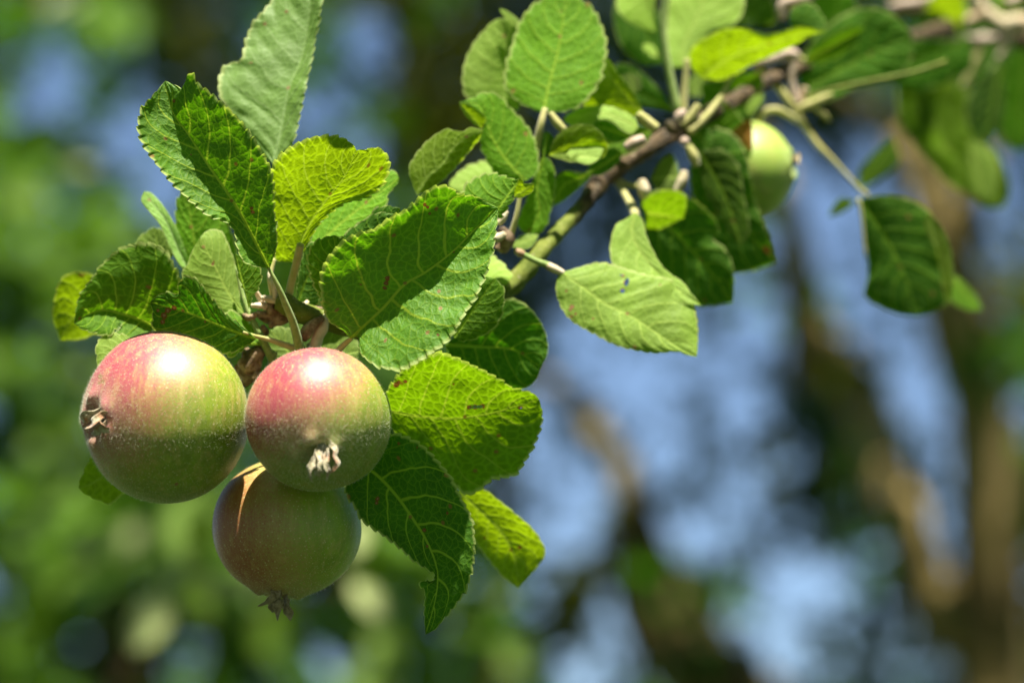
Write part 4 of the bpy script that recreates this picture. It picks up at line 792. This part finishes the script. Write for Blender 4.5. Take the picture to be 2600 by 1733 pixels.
def cam_vec(v): return (RIGHT * v[0] + UP * v[1] - FWD * v[2])          # x right, y up, z towards the camera
def apple(c, rad, axis, flat, z, mat, label, hairs=9000, spots=(), cavity=.16, egg=0.0, dens=1.0):
    """c: centre in the photograph, rad: half height across the axis, axis: towards the calyx"""
    k = (1 + z * PX / S); R = rad * PX * k
    C0 = W(c[0], c[1], z)
    r = root('apple', C0, label, 'apple', None)
    ax = cam_vec(axis).normalized(); a1 = ax.cross(UP if abs(ax.dot(UP)) < .9 else RIGHT).normalized(); a2 = ax.cross(a1)
    nphi, nth = 170, 300
    V, Nn, SP, DN = [], [], [], []
    def P(ph, th):
        rho = math.sin(ph); h = math.cos(ph) * flat
        rho *= 1 + egg * math.cos(ph) + .014 * math.cos(5 * th + .6) * (.4 + .6 * math.cos(ph)) + .012 * math.cos(2 * th + 1.1)
        h += .0
        q = math.sin(ph)
        if ph > math.pi / 2: h += cavity * math.exp(-(q / .26) ** 2)
        else: h -= .15 * math.exp(-(q / .17) ** 2) * (1 + .0) - .035 * math.exp(-((q - .27) / .10) ** 2) * (1 + .6 * math.cos(5 * th))
        s = 1 + .012 * noise.noise(Vector((math.cos(th) * rho * 1.1, math.sin(th) * rho * 1.1, h * 1.1)) + C0 * 40) * 2.0
        return (ax * h + (a1 * math.cos(th) + a2 * math.sin(th)) * rho) * R * s
    for i in range(nphi + 1):
        ph = math.pi * i / nphi
        for j in range(nth):
            th = 2 * math.pi * j / nth; p = P(ph, th); V.append(C0 + p)
            DN.append(math.exp(-(math.sin(ph) / .42) ** 2) if ph < math.pi / 2 else 0); SP.append(0.0)
    for (sx, sy, sr) in spots:
        for q, v in enumerate(V):
            d = v - CAM; dd = d.dot(FWD); X = 1300 + d.dot(RIGHT) / dd * S / PX; Y = 866.5 - d.dot(UP) / dd * S / PX
            if dd < S + z * PX: SP[q] = max(SP[q], max(0, 1 - math.hypot(X - sx, Y - sy) / (sr * 1.4)))
    F = []
    for i in range(nphi):
        for j in range(nth): F.append((i * nth + j, (i + 1) * nth + j, (i + 1) * nth + (j + 1) % nth, i * nth + (j + 1) % nth))
    b = part('flesh', V, F, mat, r)
    at = b.data.attributes.new('spot', 'FLOAT', 'POINT'); at.data.foreach_set('value', SP)
    at = b.data.attributes.new('down', 'FLOAT', 'POINT'); at.data.foreach_set('value', DN)
    if hairs:
        HV, HF = [], []
        for _ in range(hairs):
            x = random.random()
            ph = math.acos(1 - 2 * random.random()) if x > .14 else random.uniform(.12, .75)
            th = random.uniform(0, 2 * math.pi); p = P(ph, th); nrm = (p.normalized() + cam_vec((random.gauss(0, .5), random.gauss(0, .5), random.gauss(0, .5)))).normalized()
            if p.normalized().dot(-FWD) < -.25: continue
            ln = random.uniform(.00025, .0007) * (1 + .5 * (ph < .8)); t = nrm.cross(cam_vec((random.gauss(0, 1), random.gauss(0, 1), random.gauss(0, 1)))).normalized() * .000019
            q = len(HV); HV += [C0 + p - t, C0 + p + t, C0 + p + nrm * ln]; HF.append((q, q + 1, q + 2))
        f = part('down', HV, HF, M_HAIR, r, smooth=False); f['kind'] = 'stuff'
    return r, b, C0, R, ax

def sepal(parent, t, pts, mat, wid, z):
    """withered sepal: a thin twisting strip that narrows to a point"""
    sc = TL[t][2]; P = [(*src(t, p[:2]), z + p[2]) for p in pts]; n = 30
    C, _ = catmull(P, n); V, F = [], []; sd = random.random() * 9
    c3 = [W(*c) for c in C]; seg = 8; side = None
    for i, c in enumerate(c3):
        u = i / (n - 1); T = (c3[min(i + 1, n - 1)] - c3[max(i - 1, 0)]).normalized()
        sd0 = T.cross(FWD).normalized(); b0 = T.cross(sd0); tw = 1.1 * math.sin(u * 4 + sd) 
        a_, b_ = sd0 * math.cos(tw) + b0 * math.sin(tw), b0 * math.cos(tw) - sd0 * math.sin(tw)
        wd = wid * 1.5 / sc * (.75 + .4 * math.sin(u * 3)) * (1 - u ** 4) ** .7 * (1 + .5 * noise.noise(Vector((u * 7, sd, 0)))) * PX + 2e-5
        for k in range(seg):
            a = 2 * math.pi * k / seg
            V.append(c + a_ * math.cos(a) * wd + b_ * (math.sin(a) * wd * .22 + .35 * wd * math.cos(a) ** 2))
    for i in range(n - 1):
        for k in range(seg): F.append((i * seg + k, i * seg + (k + 1) % seg, (i + 1) * seg + (k + 1) % seg, (i + 1) * seg + k))
    F.append(tuple(range(seg))); F.append(tuple((n - 1) * seg + k for k in reversed(range(seg))))
    return part('sepal', V, F, mat, parent)
def blushdir(v): return tuple(cam_vec(v))
MA = [apple_material('apple_skin_blushed', blushdir((-.75, .62, .20)), .80, .11), apple_material('apple_skin_rosy', blushdir((-.62, .72, .30)), 1.0, .37),
      apple_material('apple_skin_olive', blushdir((-.85, -.15, .45)), .62, .73, green=(.19, .30, .003), red=(.32, .08, .03), warmc=(.34, .30, .06)), apple_material('apple_skin_green', blushdir((-.2, .9, .2)), -1.5, .91, green=(.24, .38, .03), warmc=(.30, .42, .05))]
r1, b1, C1, R1, x1 = apple((420, 1060), 221, (-.80, -.02, .60), .925, 0, MA[0], 'left apple of the three, red-blushed on top with its withered calyx facing left', 19000,
                           spots=[(254, 955, 9), (260, 968, 8), (252, 972, 6), (448, 1228, 7), (412, 915, 3)])
r2, b2, C2, R2, x2 = apple((807, 1064), 184, (.06, -.50, .86), .97, -95, MA[1], 'rosy apple right of the left one with its pale calyx facing the camera', 17000, spots=[(761 + 34 * k / 13, 893 + 84 * (k / 13) ** .95, 3.6) for k in range(14)])
r3, b3, C3, R3, x3 = apple((727, 1338), 190, (-.10, -.985, .14), .93, 135, MA[2], 'lowest apple, dull green and hanging in the shade of the two above', 5000, spots=[(633, 1405, 8), (638, 1416, 6)], cavity=.08)
r4, b4, C4, R4, x4 = apple((1889, 436), 131, (.93, .10, .25), .98, 1120, MA[3], 'small pale green blurred apple at the right behind dark leaves', 0)
# calyxes
def calyx(r, t, mat, core, seps, z, wid):
    c = tube('calyx', t, core, M_CORE, r, seg=14, n=14, bump=.35)
    for s in seps: sepal(c, t, s, mat, wid, z)
calyx(r2, 3, M_SEPAL, [(1236, 606, 34, -240), (1236, 622, 26, -252), (1234, 634, 12, -258)], [[(1205, 622, 4), (1194, 665, -8), (1180, 700, -16), (1176, 745, -18), (1190, 785, -10)], [(1212, 632, 0), (1218, 675, -18), (1210, 720, -24), (1222, 762, -12)],
      [(1268, 598, 4), (1292, 628, -8), (1288, 662, -16), (1303, 690, -18), (1286, 722, -24), (1270, 738, -20)], [(1246, 640, -4), (1240, 690, -24), (1256, 730, -22), (1250, 780, -12)], [(1228, 640, -6), (1236, 675, -26), (1226, 705, -30), (1238, 742, -26)],
      [(1258, 620, 0), (1262, 660, -14), (1252, 690, -22), (1262, 712, -18)], [(1200, 640, 0), (1208, 690, -10), (1196, 730, -12), (1204, 756, -8)]], -265, 9)
calyx(r3, 3, M_SEPALD, [(1060, 1215, 12, 30), (1052, 1245, 10, 30), (1045, 1262, 6, 30)], [[(1035, 1245, -40), (1025, 1290, -50), (985, 1330, -56), (928, 1362, -50)], [(1062, 1290, -30), (1070, 1350, -40), (1082, 1430, -40)],
      [(1045, 1290, -30), (1020, 1350, -50), (1022, 1430, -46)], [(1030, 1290, -20), (1005, 1340, -36), (1000, 1392, -30)], [(1050, 1300, 10), (1055, 1360, 16), (1060, 1380, 16)]], 86, 16)
calyx(r1, 3, M_SEPAL, [(235, 500, 60, -118), (200, 495, 46, -138), (175, 492, 30, -145)], [[(215, 430, 10), (165, 452, -6), (115, 468, -6), (112, 500, 6)], [(255, 470, 4), (210, 462, -20), (175, 490, -30), (150, 522, -22), (108, 530, -4)],
      [(180, 480, -20), (205, 520, -30), (236, 552, -24)], [(150, 455, 0), (130, 480, -6), (110, 500, 0)], [(250, 480, -8), (270, 520, -18), (275, 560, -12)], [(225, 500, -10), (190, 520, -26), (172, 548, -26), (150, 552, -16)]], -150, 14)
calyx(r4, 15, M_CREAM, [(1400, 500, 30, 830), (1460, 492, 26, 830), (1480, 488, 16, 830)], [[(1440, 478, 0), (1490, 465, 0), (1512, 472, 0)], [(1440, 500, 0), (1485, 515, 0), (1508, 510, 0)], [(1440, 490, -10), (1510, 490, -10)]], 829, 22)
tube('stalk', 13, [(990, 1370, 40, 880), (900, 1310, 40, 860), (780, 1250, 40, 850), (660, 1260, 40, 850), (580, 1330, 44, 850), (560, 1450, 46, 850)], M_PETY, r4)
tube('stalk', 10, [(600, 1130, 40, 150), (560, 1300, 44, 160), (470, 1450, 44, 150)], M_PET, r1)
tube('stalk', 10, [(980, 1050, 40, 150), (1000, 1150, 44, 130), (1000, 1300, 44, 110)], M_PET, r2)
